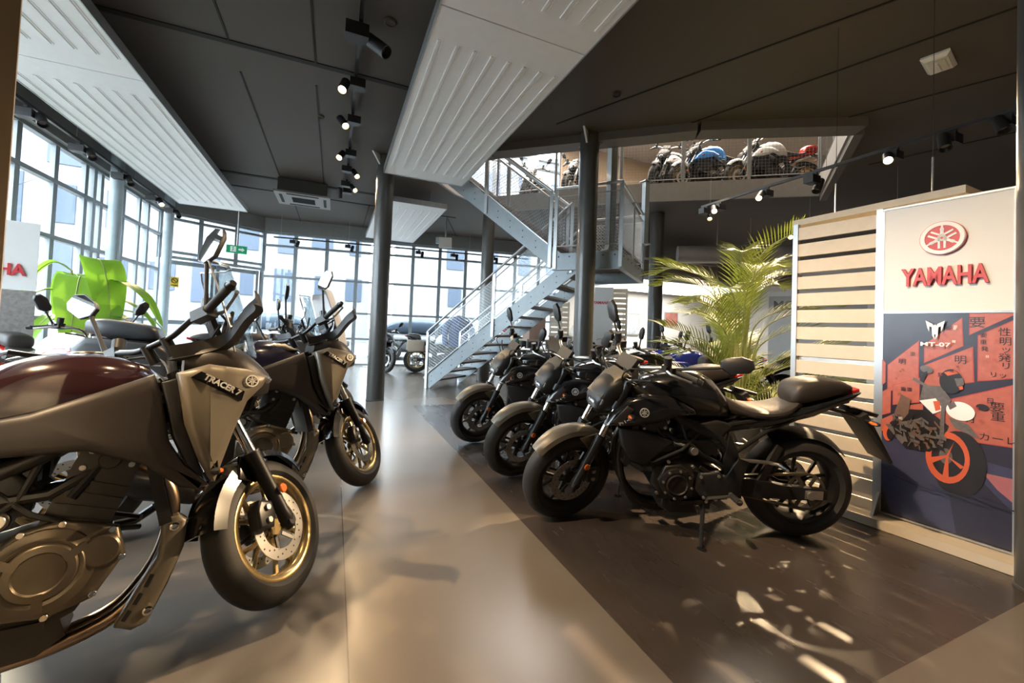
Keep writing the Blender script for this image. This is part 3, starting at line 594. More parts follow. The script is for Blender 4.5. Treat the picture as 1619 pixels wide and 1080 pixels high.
for p, q in (((-1.05, 5.2), (-1.05, 8.85)), ((-.30, 1), (-.30, 4.65)), ((-.31, 5.1), (-.31, 8.85)), ((-1.05, 2), (-1.05, 4.65)), ((-.95, 9.8), (-.95, 12.4)), ((.6, 9.8), (.6, 12.2)), ((2.4, 9.8), (3.2, 11.8)), ((2.5, 4.6), (4.0, 1.4)), ((3.9, 4.0), (4.8, 1.2)), ((5.4, 3.0), (6.4, .4)), ((7.2, 3.5), (8.0, .5))): strip(p, q, .018)
mb.build('ceiling_joint', GAP, ceil)
mb = MB()
for a, b in ((0, 1), (1, 2), (2, 3), (3, 4)):
    p, q = Vector((*VOID[a], 3.82)), Vector((*VOID[b], 3.82)); nn = (q-p).normalized(); nn = Vector((nn.y, -nn.x, 0))*(.12 if b < 4 else .05); mb.beam(p+nn, q+nn, .26 if b < 4 else .1, .16)
struct(mb.build('trim_1', M('edge_beam_brown', (.13, .112, .098), .55)))
mb = MB()
for a, b in ((4, 5), (5, 6), (6, 7), (7, 0)): p, q = Vector((*VOID[a], 4.02)), Vector((*VOID[b], 4.02)); mb.beam(p, q, .05, .36)
p, q = Vector((*VOID[3], 4.02)), Vector((*VOID[4], 4.02)); mb.beam(p, q, .05, .36)
struct(mb.build('trim_2', M('slab_edge_grey', (.30, .28, .26), .5)))
WALLM = M('wall_offwhite', (.62, .60, .57), .6, var=.04); WALLD = M('wall_dark', (.10, .09, .08), .6); UPW = M('upper_wall_warm', (.50, .38, .26), .55)
def wall(name, p, q, z0, z1, m, t=.12):
    mb = MB(); p, q = Vector((*p, 0)), Vector((*q, 0)); c = (z0+z1)/2; mb.beam(p+Vector((0, 0, c)), q+Vector((0, 0, c)), t, z1-z0); return struct(mb.build(name, m))
wall('wall_front', (-3.7, -6.1), (14.1, -6.1), 0, 3.85, WALLM); wall('wall_right', (14.1, -6.1), (14.1, 11.3), 0, 3.85, WALLM)
wall('wall_back', (6.56, 11.3), (14.1, 11.3), 0, 3.85, WALLM)
GLASS = glass('window_glass')
def glazing(name, p, q, vs, hs, z0=.0, z1=3.5, w_=.055, band=True, wide=()):
    p, q = Vector((*p, 0)), Vector((*q, 0)); t = (q-p).normalized(); mb = MB()
    for i, v in enumerate(vs):
        o = p+(q-p)*v; mb.beam(o+Vector((0, 0, z0)), o+Vector((0, 0, z1)), .09 if i in wide else w_, .09, up=t)
    for h in hs: mb.beam(p+Vector((0, 0, h)), q+Vector((0, 0, h)), .085, w_)
    if band: mb.beam(p+Vector((0, 0, (z1+3.85)/2)), q+Vector((0, 0, (z1+3.85)/2)), .24, 3.85-z1, 1)
    o = struct(mb.build(name, [FRAME, BANDM])); g = MB(); g.beam(p+Vector((0, 0, (z0+z1)/2)), q+Vector((0, 0, (z0+z1)/2)), .008, z1-z0); g.build('glass_pane', GLASS, o); return o
glazing('window_1', (-3.6, 6.2), (-3.6, 11.3), [0, .13, .275, .42, .46, .51, .66, .79, .86, 1], [.06, 1.1, 2.2, 2.96, 3.48], wide=(4, 8))
wall('wall_left', (-3.6, -6.1), (-3.6, 1.9), 0, 3.85, WALLD)
glazing('window_7', (-3.6, 1.9), (-3.6, 6.2), [i/6 for i in range(7)], [.06, 1.1, 2.2, 2.96, 3.48])
glazing('window_2', (-1.8, 12.5), (.5, 12.22), [0, 1/3, 2/3, 1], [.04, .75, 2.33, 3.15, 3.48])
glazing('window_3', (.5, 12.22), (6.5, 11.3), [i/8 for i in range(9)], [.04, .75, 1.45, 2.33, 3.15, 3.48])
# door facet
d1 = glazing('window_4', (-3.6, 11.3), (-1.8, 12.5), [0, .35, .70, 1], [2.5, 2.62, 3.36, 3.48], z0=2.46, wide=(0, 3))
for i, (a, b) in enumerate(((.04, .5), (.5, .96))):
    mb = MB(); p = Vector((-3.6, 11.3, 0)).lerp(Vector((-1.8, 12.5, 0)), a); q = Vector((-3.6, 11.3, 0)).lerp(Vector((-1.8, 12.5, 0)), b); t = (q-p).normalized()
    for o in (p+t*.05, q-t*.05): mb.beam(o+Vector((0, 0, .01)), o+Vector((0, 0, 2.44)), .10, .06, up=t)
    for h in (.10, 1.05, 2.39): mb.beam(p+Vector((0, 0, h)), q+Vector((0, 0, h)), .05, .16 if h < 1 else .09)
    o = struct(mb.build('door_%d' % (i+1), FRAME)); g = MB(); g.beam(p+Vector((0, 0, 1.25)), q+Vector((0, 0, 1.25)), .008, 2.3); g.build('glass_pane', GLASS, o)
    h_ = MB(); e = (q-t*.09) if i == 0 else (p+t*.09); nn = Vector((t.y, -t.x, 0)); h_.tube([e+nn*.03+Vector((0, 0, .9)), e+nn*.08+Vector((0, 0, .95)), e+nn*.08+Vector((0, 0, 1.35)), e+nn*.03+Vector((0, 0, 1.4))], .014, 8); h_.build('door_handle', ALU, o)
# upper storey shell
wall('wall_upper_back', (6.4, 11.4), (14.1, 11.4), 4.15, 7.2, UPW); wall('wall_upper_right', (14.1, 0), (14.1, 11.4), 4.15, 7.2, UPW); wall('wall_upper_left', (-3.68, 0), (-3.68, 11.4), 4.15, 7.2, UPW); wall('wall_upper_front', (-3.68, 0), (14.1, 0), 4.15, 7.2, UPW)
mb = MB(); mb.box((5.2, 5.7, 7.3), (18, 11.6, .16)); struct(mb.build('ceiling_upper', WALLM))
glazing('window_5', (-3.68, 11.4), (6.4, 11.4), [i/9 for i in range(10)], [4.2, 5.1, 6.2, 7.15], z0=4.15, z1=7.2, band=False)
lamp('upper_fill_light', 'AREA', (7.5, 6.5, 7.1), 420, (1, .86, .70), size=(5, 3)); lamp('upper_fill_light', 'AREA', (4.2, 9.5, 7.1), 300, (1, .92, .84), size=(3, 3))  # added area lights without fixtures, to brighten the gallery
# ------------------------------------------------------------------ columns and ceiling fittings
def column(x, y, r, z1, m, label, bracket=True, name='round_column'):
    mb = MB(); mb.lathe([(r*1.0, 0), (r, 0), (r, z1), (r, z1)], (x, y, 0), 'z', 40); mb.v = [p-Vector((x, y, 0)) for p in mb.v]
    o = mb.build(name, m); o.location = (x, y, 0)
    if bracket:
        b = MB()
        for a in (200, 340, 80): b.prism([(r-.005, z1-.16), (r-.005, z1-.001), (r+.16, z1-.001)], -.012, .012); b.v = [Matrix.Rotation(R(110), 3, 'Z') @ p for p in b.v]
        b.build('column_bracket', WHT, o)
    c = MB(); c.lathe([(r+.006, .0), (r+.006, .012), (r, .016)], (0, 0, 0), 'z', 32); c.build('base_ring', m, o)
    return tag(o, label, 'column')
column(.64, 6.80, .135, 3.848, DARKC, 'dark round steel column standing free in the aisle beneath the white baffle')
column(3.05, 4.66, .13, 3.848, DARKC, 'dark round steel column in front of the staircase landing')
column(3.09, 8.69, .14, 3.848, DARKC, 'dark round column whose foot shows under the lower stair flight', bracket=False)
column(6.40, 7.0, .15, 3.848, DARKC, 'dark round column behind the palm beneath the gallery', bracket=False)
column(3.275, .825, .105, 3.848, DARKC, 'dark column at the right edge of the photo beside the poster', bracket=False)
column(-3.30, 8.55, .085, 3.848, BLUEC, 'pale blue round column against the left glazing, nearer the camera', bracket=False)
column(-3.28, 10.75, .085, 3.848, BLUEC, 'pale blue round column beside the entrance doors', bracket=False)
mb = MB(); mb.box((0, 0, 3.09), (.10, .10, 1.515)); mb.box((0, 0, 2.345), (.16, .16, .02)); mb.box((0, 0, 3.838), (.18, .18, .02)); o = mb.build('square_post', GREY); o.location = (3.46, 4.70, 0); tag(o, 'square grey steel post rising from the stair landing, right of the dark column', 'post')
mb = MB(); mb.box((0, 0, 3.3), (.09, .09, 1.1)); mb.box((0, 0, 2.75), (.16, .16, .02)); mb.box((0, 0, 3.84), (.16, .16, .016)); o = mb.build('hanger_post', GREY); o.location = (4.86, 5.62, 0); tag(o, 'short grey hanger post dropping from the gallery to the landing corner', 'post')
def baffle(x0, x1, y0, y1, z, label, seam=None, rods=()):
    c = Vector(((x0+x1)/2, (y0+y1)/2, z)); o = empty('ceiling_baffle', c); T = .085; mb = MB()
    ysplit = [y0]+([seam] if seam else [])+[y1]
    for a, b in zip(ysplit[:-1], ysplit[1:]):
        b2 = b-(.012 if b != y1 else 0); mb.box(Vector(((x0+x1)/2, (a+b2)/2, z+T/2))-c, (x1-x0, b2-a, T))
    mb.build('panel', BAFF, o); r = MB(); n = 8
    for k in range(n):
        x = x0+(x1-x0)*(k+.5)/n
        for a, b in zip(ysplit[:-1], ysplit[1:]):
            L = b-a; r.beam(Vector((x, a+min(.35, L*.12), z-.003))-c, Vector((x, b-min(.35, L*.12), z-.003))-c, .022, .010); r.beam(Vector((x+.028, a+min(.35, L*.12), z-.0015))-c, Vector((x+.028, b-min(.35, L*.12), z-.0015))-c, .006, .006)
    r.build('panel_ribs', BAFF, o); e = MB()
    for xx in (x0-.006, x1+.006): e.beam(Vector((xx, y0, z+T/2))-c, Vector((xx, y1, z+T/2))-c, .012, T+.012)
    for yy in (y0-.006, y1+.006): e.beam(Vector((x0, yy, z+T/2))-c, Vector((x1, yy, z+T/2))-c, .012, T+.012)
    e.build('edge_profile', GREYL, o); h = MB()
    for fx in (.2, .8):
        for fy in (.1, .5, .9): h.tube([Vector((x0+(x1-x0)*fx, y0+(y1-y0)*fy, z+T))-c, Vector((x0+(x1-x0)*fx, y0+(y1-y0)*fy, 3.85))-c], .006, 6)
    h.build('hanger_rod', ALU, o); return tag(o, label, 'ceiling panel')
baffle(.58, 1.77, .6, 6.36, 3.45, 'white ribbed baffle panel hanging over the centre aisle, seamed near its front', seam=2.83)
baffle(-2.96, -1.80, 1.2, 10.2, 3.45, 'long white ribbed baffle panel hanging beside the left glazing', seam=5.05)
baffle(.66, 1.88, 7.75, 11.45, 3.45, 'white ribbed baffle panel farthest back, behind the free standing column')
# AC cassette
o = empty('air_conditioner', (-.66, 9.05, 3.84)); mb = MB(); mb.box((0, 0, -.13), (.84, .78, .25)); mb.build('casing', M('ac_dark_grey', (.05, .05, .048), .5), o); mb = MB(); mb.box((0, 0, -.27), (.95, .90, .035)); mb.build('grille_panel', M('ac_grey', (.22, .21, .20), .5), o)
mb = MB(); [mb.box((0, -.16+.32*k/9, -.291), (.40, .014, .01)) for k in range(10)]; [mb.box((sx*.38, 0, -.290), (.05, .55, .008)) for sx in (-1, 1)]; [mb.box((0, sx*.36, -.290), (.55, .05, .008)) for sx in (-1, 1)]; mb.build('air_slot', GAP, o); tag(o, 'dark grey ceiling cassette air conditioner above the back windows', 'air conditioner')
# emergency light, detectors, ring
o = empty('emergency_light', (5.05, 1.92, 3.85), R(12)); mb = MB(); mb.loft([[(x*a, y*b, z) for x, y in ((-1, -1), (1, -1), (1, 1), (-1, 1))] for a, b, z in ((.16, .095, 0), (.165, .10, -.02), (.14, .075, -.05))]); mb.build('housing', WHT, o); mb = MB(); mb.box((0, 0, -.053), (.23, .11, .012)); mb.build('diffuser', M('frosted_plastic', (.66, .64, .6), .3), o); mb = MB(); mb.tube([(-.08, 0, -.062), (.08, 0, -.062)], .012, 8); mb.build('tube_lamp', WHT, o); tag(o, 'white rectangular emergency light on the dark ceiling above the display wall', 'light')
for i, (x, y, r, l) in enumerate(((.33, 3.71, .055, 'round flush ceiling plate beside the nearest spotlight of the centre track'), (-.28, 5.84, .04, 'small round flush ceiling plate left of the centre track'), (2.76, 3.71, .05, 'small dark smoke detector on the ceiling right of the white baffle'))):
    mb = MB(); mb.lathe([(.0001, 0), (r, 0), (r, -.008), (r*.8, -.018), (r*.78, -.010), (.0001, -.010)], (0, 0, 0), 'z', 24); o = mb.build('ceiling_plate' if i < 2 else 'smoke_detector', CEILM if i < 2 else BLKM); o.location = (x, y, 3.85); tag(o, l, 'ceiling fitting' if i < 2 else 'detector')
# ------------------------------------------------------------------ tracks and spotlights
def track(p, q, label, drops=True):
    p, q = Vector(p), Vector(q); o = empty('light_track', p); mb = MB(); mb.beam((0, 0, 0), q-p, .036, .034); mb.build('rail', TRACKM, o)
    if drops and p.z < 3.8:
        h = MB(); n = max(2, int((q-p).length/1.5))
        for k in range(n+1): a = (q-p)*((k+.1)/(n+.2)); h.tube([a+Vector((0, 0, .015)), Vector((a.x, a.y, 3.85-p.z))], .003, 6)
        h.build('suspension_wire', ALU, o)
    return tag(o, label, 'track')
BULB = M('lit_bulb_warm', (1, .80, .52), .3, emit=22, var=.01, ecol=(1, .72, .40)); BULBO = M('unlit_bulb', (.35, .34, .33), .15, metal=.6)
def spot(p, target, label, lit=True, group=None, power=None, side=1, big=1.0, angle=62, color=WARM, size=.05):
    p = Vector(p); o = empty('spotlight', p); d = (Vector(target)-p).normalized(); mb = MB(); tx = Matrix.Rotation(0, 3, 'Z')
    mb.box((-side*.02*big, 0, -.075*big), (.15*big, .11*big, .09*big)); mb.box((0, 0, -.012), (.03, .10, .024)); mb.build('driver_box', TRACKM, o)
    c = Vector((side*.11*big, 0, -.12*big)); k = MB(); k.tube([(side*.03*big, 0, -.09*big), tuple(c)], .014*big, 8); k.build('pivot_arm', TRACKM, o)
    u = d.orthogonal().normalized(); v = d.cross(u); h = MB(); n = 20
    rg = lambda t, r: [c+d*t+(u*math.cos(2*math.pi*i/n)+v*math.sin(2*math.pi*i/n))*r for i in range(n)]
    h.loft([rg(-.09*big, .035*big), rg(-.08*big, .045*big), rg(.10*big, .047*big), rg(.10*big, .041*big), rg(.035*big, .036*big)]); h.build('lamp_can', TRACKM, o)
    b = MB(); b.loft([rg(.038*big, .035*big), rg(.05*big, .034*big), rg(.055*big, .026*big)]); b.build('bulb', BULB if lit else BULBO, o)
    if lit: lamp('spot_lamp', 'SPOT', c+d*.115*big, power or SPOT_W, color, o, c+d*3, size=size, angle=angle, blend=.6)
    return tag(o, label, 'spotlight', group)
track((.09, 1.0, 3.80), (.09, 8.6, 3.80), 'black ceiling light track running down the centre aisle', False)
CT = 'spotlights on the centre track'
spot((.09, 3.75, 3.78), (3.2, 1.6, .9), 'largest unlit black spotlight on the centre track, nearest the camera', False, CT, side=1, big=1.25)
spot((.09, 4.60, 3.78), (-.6, 2.4, .6), 'glowing spotlight second from the camera on the centre track', True, CT, side=-1, power=60)
spot((.09, 5.45, 3.78), (1.9, 2.6, .3), 'spotlight third from the camera on the centre track, lamp tilted right', True, CT, side=-1)
spot((.09, 6.55, 3.78), (-1.2, 3.6, .6), 'small glowing spotlight fourth from the camera on the centre track', True, CT, side=-1)
spot((.09, 7.25, 3.78), (1.8, 4.2, .5), 'small lit spotlight fifth along the centre track, pointing right', True, CT, side=1)
spot((.09, 8.05, 3.78), (2.2, 4.6, .5), 'small lit spotlight near the far end of the centre track', True, CT, side=1)
spot((.09, 8.45, 3.78), (.3, 10.5, .8), 'unlit dark spotlight at the very end of the centre track', False, CT, side=-1)
spot((.09, 1.45, 3.78), (3.45, 1.35, 1.3), 'added unseen spotlight on the centre track above the camera, lighting the display wall', True, CT, side=1, power=520, angle=70)  # added beyond the frame to brighten the display wall
spot((.09, 2.3, 3.78), (-.8, 2.0, .6), 'added unseen spotlight on the centre track above the nearest touring motorcycle', True, CT, side=1, power=45)  # out of view, added to light the nearest tourer
track((-1.75, .4, 3.42), (-1.75, 2.6, 3.42), 'added unseen light track above the tail of the nearest touring motorcycle')  # unseen track, added to carry the spot below
spot((-1.75, 1.75, 3.40), (.15, 1.62, 0), 'added unseen spotlight above the tail of the nearest touring motorcycle', True, side=1, power=330, size=.015, angle=48)  # added out of view to throw the warm patches on the floor
track((5.72, -.5, 3.42), (5.72, 5.2, 3.42), 'suspended black light track behind the display wall on the right')
RT_ = 'spotlights on the right track'
spot((5.72, 1.70, 3.40), (4.6, .5, .5), 'unlit dark spotlight on the right track closest to the photo edge', False, RT_, side=-1)
spot((5.72, 2.08, 3.40), (4.2, 1.2, .6), 'dark spotlight with pale rim on the right track beside the flaring lamp', False, RT_, side=-1, big=1.1)
spot((5.72, 2.55, 3.40), (1.9, .55, .1), 'brightest flaring warm spotlight above the display wall', True, RT_, side=-1, power=1500, angle=58, size=.02)
spot((5.72, 3.40, 3.40), (4.0, 3.2, .7), 'dark violet spotlight in front of the gallery edge corner', False, RT_, side=1, big=1.1)
spot((5.72, 4.05, 3.40), (2.4, 2.9, .6), 'small flaring spotlight right below the gallery slab', True, RT_, side=-1, power=700, size=.03)
spot((5.72, 4.85, 3.40), (4.05, 3.15, 1.6), 'left one of two flaring spotlights above the palm', True, RT_, side=-1, power=160)
spot((5.72, 5.12, 3.40), (4.6, 4.2, .9), 'right one of two flaring spotlights above the palm', True, RT_, side=1, power=130)
track((7.6, 3.2, 3.3), (8.4, 6.4, 3.3), 'short suspended light track behind the palm under the gallery')
spot((7.9, 5.0, 3.28), (5.2, 3.6, .9), 'flaring spotlight at the top of the slatted wall end post', True, side=-1, power=150)
spot((7.75, 3.9, 3.28), (7.0, 3.0, .9), 'unlit spotlight on the short track behind the palm', False, side=-1)
track((-3.15, 5.2, 3.42), (-3.15, 10.6, 3.42), 'suspended light track in front of the left glazing')
LT = 'spotlights along the left glazing'
for i, (y, l, lit) in enumerate(((6.15, 'black spotlight nearest the camera in front of the left glazing', False), (7.15, 'spotlight before the left glazing, second from the camera, boxy driver', False), (8.25, 'spotlight before the left glazing right of the pale blue column', False), (9.5, 'warm glowing spotlight before the left glazing', True), (10.4, 'dark spotlight at the corner by the entrance doors', False))):
    spot((-3.15, y, 3.40), (-1.2, y-2.6, .5), l, lit, LT, side=1, power=160)
track((-1.5, 11.9, 3.28), (5.2, 11.0, 3.28), 'thin black light track strung across the back windows')
for i, (x, l) in enumerate(((-1.05, 'tiny spotlight on the back window track, far left'), (.25, 'tiny black spotlight on the back window track left of the dark column'), (.95, 'tiny black spotlight on the back window track touching the dark column'), (2.05, 'tiny spotlight on the back window track right of the dark column'), (3.0, 'tiny spotlight on the back window track beneath the hanging box'), (4.15, 'tiny spotlight on the back window track under the stair'))):
    spot((x, 11.9-(x+1.5)*.134, 3.265), (x-.3, 10.6, 1.6), l, False, 'spotlights on the back window track', side=1, big=.9)
# ------------------------------------------------------------------ staircase
SF = Vector((1.66, 7.94, 0)); SD = Vector((.643, -.766, 0)); SN = Vector((.766, .643, 0))
def W(s, q, z): return SD*s+SN*q+Vector((0, 0, z))
def clip_wires(mb, A, B, h, step, diag, r=.0022):
    # wire infill between lower line A->B and the same line raised by h
    L = (B-A).length; t = (B-A)/L; up = Vector((0, 0, h)); segs = []
    if diag:
        k = -h
        n = int((L+h)/step)+1
        for i in range(n):
            u0 = -h+i*step
            a, b = max(0, u0), min(L, u0+h)
            if b-a > .01: segs.append(((a, a-u0), (b, b-u0))); segs.append(((a, h-(a-u0)), (b, h-(b-u0))))
    else:
        for i in range(1, int(L/step)+1): segs.append(((i*step, 0), (i*step, h)))
        for i in range(1, int(h/step)+1): segs.append(((0, i*step), (L, i*step)))
    for (u0, v0), (u1, v1) in segs: mb.tube([A+t*u0+up*(v0/h), A+t*u1+up*(v1/h)], r, 3, cap=False)
def railing(root, A, B, h, m, diag=True, step=.055, posts=None, ends=(1, 1), below=.22, inner=True):
    A, B = Vector(A), Vector(B); L = (Vector((B.x, B.y, 0))-Vector((A.x, A.y, 0))).length; n = posts if posts is not None else max(1, round(L/1.25))
    r = MB(); r.tube([A+Vector((0, 0, h)), B+Vector((0, 0, h))], .021, 10); ro = r.build('handrail', m, root)
    for k in range(n+1):
        if (k == 0 and not ends[0]) or (k == n and not ends[1]): continue
        p = A.lerp(B, k/n); q = MB(); q.box(p+Vector((0, 0, (h-below)/2)), (.05, .014, h+below), 0, Matrix.Rotation(math.atan2(B.y-A.y, B.x-A.x), 3, 'Z')); q.build('post', m, root)
    f = MB()
    for k in range(n):
        p, q = A.lerp(B, (k+.03)/n), A.lerp(B, (k+.97)/n); u0, u1 = Vector((0, 0, .10)), Vector((0, 0, h-.12))
        f.tube([p+u0, q+u0, q+u1, p+u1], .011, 6, loop=True)
    f.build('infill_frame', m, root); g = MB()
    for k in range(n):
        p, q = A.lerp(B, (k+.03)/n), A.lerp(B, (k+.97)/n); clip_wires(g, p+Vector((0, 0, .10)), q+Vector((0, 0, .10)), h-.22, step, diag)
    g.build('wire_mesh', GREYL, root)
st = empty('staircase', SF)
STEEL = M('stair_blue_grey_steel', (.27, .31, .335), .42, metal=.2); TREADW = M('tread_brown', (.13, .10, .085), .5)
def stringer(a, b, h=.25):
    m_ = MB(); m_.beam(a, b, .018, h); t = (b-a).normalized(); L = (b-a).length
    for k in range(int(L/.28)):
        for e in (-.05, .05):
            p = a+t*(.15+k*.28)+Vector((0, 0, e)); m_.cyl(tuple(p), .011, .03, ax='y', n=6, mi=1)
    m_.build('stringer', [STEEL, BLKS], st)
LZ = 2.32; SL = 2.95; LW = 1.05
for q in (0, LW): stringer(W(.02, q, .10), W(SL, q, LZ-.02))
n = 13
for k in range(1, n):
    t_ = MB(); z = LZ*k/n; s0 = SL*(k-1)/(n-1)+.02
    t_.box(W(s0+.10, LW/2, z-.02), (.25, LW-.03, .035), 0, Matrix.Rotation(math.atan2(SD.y, SD.x), 3, 'Z')); t_.box(W(s0-.02, LW/2, z-.02), (.02, LW-.03, .045), 1, Matrix.Rotation(math.atan2(SD.y, SD.x), 3, 'Z')); t_.build('tread', [TREADW, GREYL], st)
rz = Matrix.Rotation(math.atan2(SD.y, SD.x), 3, 'Z')
L0, L1, Q0, Q1 = 2.82, 3.80, -.74, 1.05
t_ = MB(); t_.box(W((L0+L1)/2, (Q0+Q1)/2, LZ-.03), (L1-L0, Q1-Q0, .04), 0, rz); t_.build('landing_deck', TREADW, st)
for a, b in ((W(L0, Q0, LZ-.12), W(L1, Q0, LZ-.12)), (W(L1, Q0, LZ-.12), W(L1, Q1, LZ-.12)), (W(L0, Q1, LZ-.12), W(L1, Q1, LZ-.12))):
    t_ = MB(); t_.beam(a, b, .02, .24); d_ = (b-a).normalized()
    for k in range(6): p = a+(b-a)*((k+.5)/6)+Vector((0, 0, .07)); t_.cyl(tuple(p), .012, .035, n=6, mi=1)
    t_.beam(a+Vector((0, 0, -.12)), b+Vector((0, 0, -.12)), .07, .012); t_.build('landing_beam', [STEEL, BLKS], st)
UL = 2.30
for q in (Q0, -.04): stringer(W(L0+.05, q, LZ-.10), W(L0-UL, q, 4.02))
for k in range(1, 10):
    t_ = MB(); z = LZ+(4.15-LZ)*k/10; s0 = L0-UL*(k-.5)/9.5; t_.box(W(s0, (Q0-.04)/2, z-.02), (.25, -.04-Q0-.03, .035), 0, rz); t_.build('tread', TREADW, st)
railing(st, W(.03, -.03, .16), W(SL-.1, -.03, LZ+.04), .92, GREYL, posts=2); railing(st, W(.03, LW+.03, .16), W(SL-.1, LW+.03, LZ+.04), .92, GREYL, posts=2)
railing(st, W(L0-.05, Q0-.02, LZ+.02), W(L0-UL, Q0-.02, 4.15), .92, GREYL, posts=2); railing(st, W(L0-.05, .0, LZ+.02), W(L0-UL, .0, 4.15), .92, GREYL, posts=2)
railing(st, W(L0+.03, Q0-.02, LZ), W(L1, Q0-.02, LZ), .95, GREYL, diag=False, step=.05, posts=1); railing(st, W(L1, Q0, LZ), W(L1, Q1, LZ), .95, GREYL, posts=2); railing(st, W(L0+.1, Q1, LZ), W(L1, Q1, LZ), .95, GREYL, posts=1)
tag(st, 'blue grey steel staircase turning back at a landing with wire mesh railings', 'staircase')
# gallery railings round the opening
for (a, b, l) in ((6, 5, 'wire mesh gallery railing directly behind the staircase'), (5, 4, 'long wire mesh gallery railing under the row of parked motorcycles on the right'), (3, 4, 'gallery railing at the right end of the opening')):
    o = empty('gallery_railing', (*VOID[a], 4.15)); v = Vector((VOID[b][0]-VOID[a][0], VOID[b][1]-VOID[a][1], 0)); railing(o, (0, 0, .02), v+Vector((0, 0, .02)), 1.0, GREYL, diag=False, step=.06, below=.18); tag(o, l, 'railing')
# ------------------------------------------------------------------ display wall on the right
PU = Vector((.115, -.9934, 0)).normalized(); PN = Vector((-PU.y, PU.x, 0))*-1   # PN faces the aisle (-x)
PO = Vector((3.37, 2.13, 0))
def D(u, v, n=0): return PU*u+Vector((0, 0, v))+PN*n
dw = empty('slatted_screen', PO)
for k in range(16):
    s_ = MB(); s_.beam(D(.025, .075+.131*k), D(.53, .075+.131*k), .02, .098); s_.build('slat', WOODL, dw)
for u in (.012, .54): s_ = MB(); s_.beam(D(u, .0), D(u, 2.12), .035, .04, up=PN); s_.build('end_post', GREYL, dw)
s_ = MB(); s_.beam(D(.03, 1.05, -.04), D(.53, 1.05, -.04), .02, .03); s_.build('back_rail', GREYL, dw)
tag(dw, 'screen of horizontal pale wood slats left of the red poster wall', 'slatted screen')
sg = empty('brand_wall', PO)
s_ = MB(); s_.beam(D(.56, 1.07, -.02), D(1.145, 1.07, -.02), .05, 2.09); s_.build('backing_panel', WPANEL, sg)
s_ = MB(); s_.beam(D(.562, 1.755, .012), D(1.143, 1.755, .012), .014, .69); s_.build('sign_panel', WPANEL, sg)
s_ = MB(); UC, VC = .852, 1.865
K = 48
for (r0, n0, n1, mi) in ((.104, .019, .034, 0), (.101, .034, .038, 1), (.083, .038, .0385, 0)):
    s_.loft([[D(UC+r0*math.cos(2*math.pi*i/K), VC+r0*math.sin(2*math.pi*i/K), n_) for i in range(K)] for n_ in (n0, n1)], mi)
emblem(s_, D(UC, VC, .0385), PU, (0, 0, 1), .098, .004, 1); s_.build('tuning_fork_logo', [SRED, SPALE], sg)
s_ = MB(); add_text(s_, 'YAMAHA', .155, D(UC+.003, 1.625, .030), PU, (0, 0, 1), .011, .0042, width=.385); s_.build('brand_lettering', SRED, sg)
s_ = MB(); e = .006
for a, b in (((.558, 1.405), (1.147, 1.405)), ((.558, 2.105), (1.147, 2.105)), ((.558, .07), (.558, 2.105)), ((1.147, .0), (1.147, 2.105)), ((.558, .07), (1.147, .07))): s_.beam(D(a[0], a[1], .016), D(b[0], b[1], .016), .022, .012, up=PN if a[0] == b[0] else (0, 0, 1))
s_.build('panel_trim', GREYL, sg)
s_ = MB(); s_.beam(D(1.165, 1.05, -.02), D(1.195, 1.05, -.02), .05, 2.1); s_.build('side_return', WOODL, sg)
s_ = MB(); s_.beam(D(.02, .03, .06), D(1.17, .03, .06), .22, .055); s_.build('plinth', WOODL, sg)
s_ = MB(); s_.loft([[D(.555+o_, .058, .02), D(.555+o_, .058, .125), D(.555+o_, .20, .02)] for o_ in (-.008, .008)]); s_.build('plinth_gusset', GREYL, sg)
tag(sg, 'white display wall with red brand logo and lettering above a poster', 'display wall')
# printed poster
PB = M('poster_navy', (.032, .033, .060), .25, var=.3, scale=5); PR = M('poster_road', (.050, .055, .115), .25, var=.35, scale=7); PX = M('poster_red_box', (.44, .125, .095), .3, var=.25, scale=30); PX2 = M('poster_red_deep', (.42, .06, .05), .3, var=.3, scale=20)
PK = M('poster_black', (.02, .018, .022), .3, var=.3); PG = M('poster_grey', (.13, .12, .125), .3, var=.4, scale=60); PORG = M('poster_orange', (.62, .12, .055), .3, var=.15); PW = M('poster_white', (.85, .86, .88), .3, var=.02); PBR = M('poster_brown', (.16, .10, .08), .3, var=.3, scale=40); PPK = M('poster_pink', (.38, .14, .17), .3, var=.2)
ps = MB(); PW_, PH_ = .574, 1.318
layer = [0.0192]
def pt(x, y): return (.565+PW_*x, 1.398-PH_*y)
def pp(poly, mi): layer[0] += .00012; ps.add([D(*pt(x, y), layer[0]) for x, y in poly], [list(range(len(poly)))], mi)
def pe(cx, cy, rx, ry, mi, a=0, n=28): pp([(cx+rx*math.cos(t)*math.cos(a)-ry*math.sin(t)*math.sin(a)*PH_/PW_*.6, cy+ry*math.sin(t)*math.cos(a)+rx*math.cos(t)*math.sin(a)*.42) for t in [2*math.pi*i/n for i in range(n)]], mi)
pp([(0, 0), (1, 0), (1, 1), (0, 1)], 0); pp([(0, .60), (.3, .60), (1, .66), (1, 1), (0, 1)], 1); pp([(.80, .70), (1, .70), (1, .80), (.90, .76)], 9); pp([(.45, .62), (1, .58), (1, .66), (.75, .645)], 0)
pp([(.55, .78), (.80, .74), (1, .84), (1, 1), (.62, 1)], 0); pp([(0, .86), (.06, .93), (.10, 1), (0, 1)], 4)
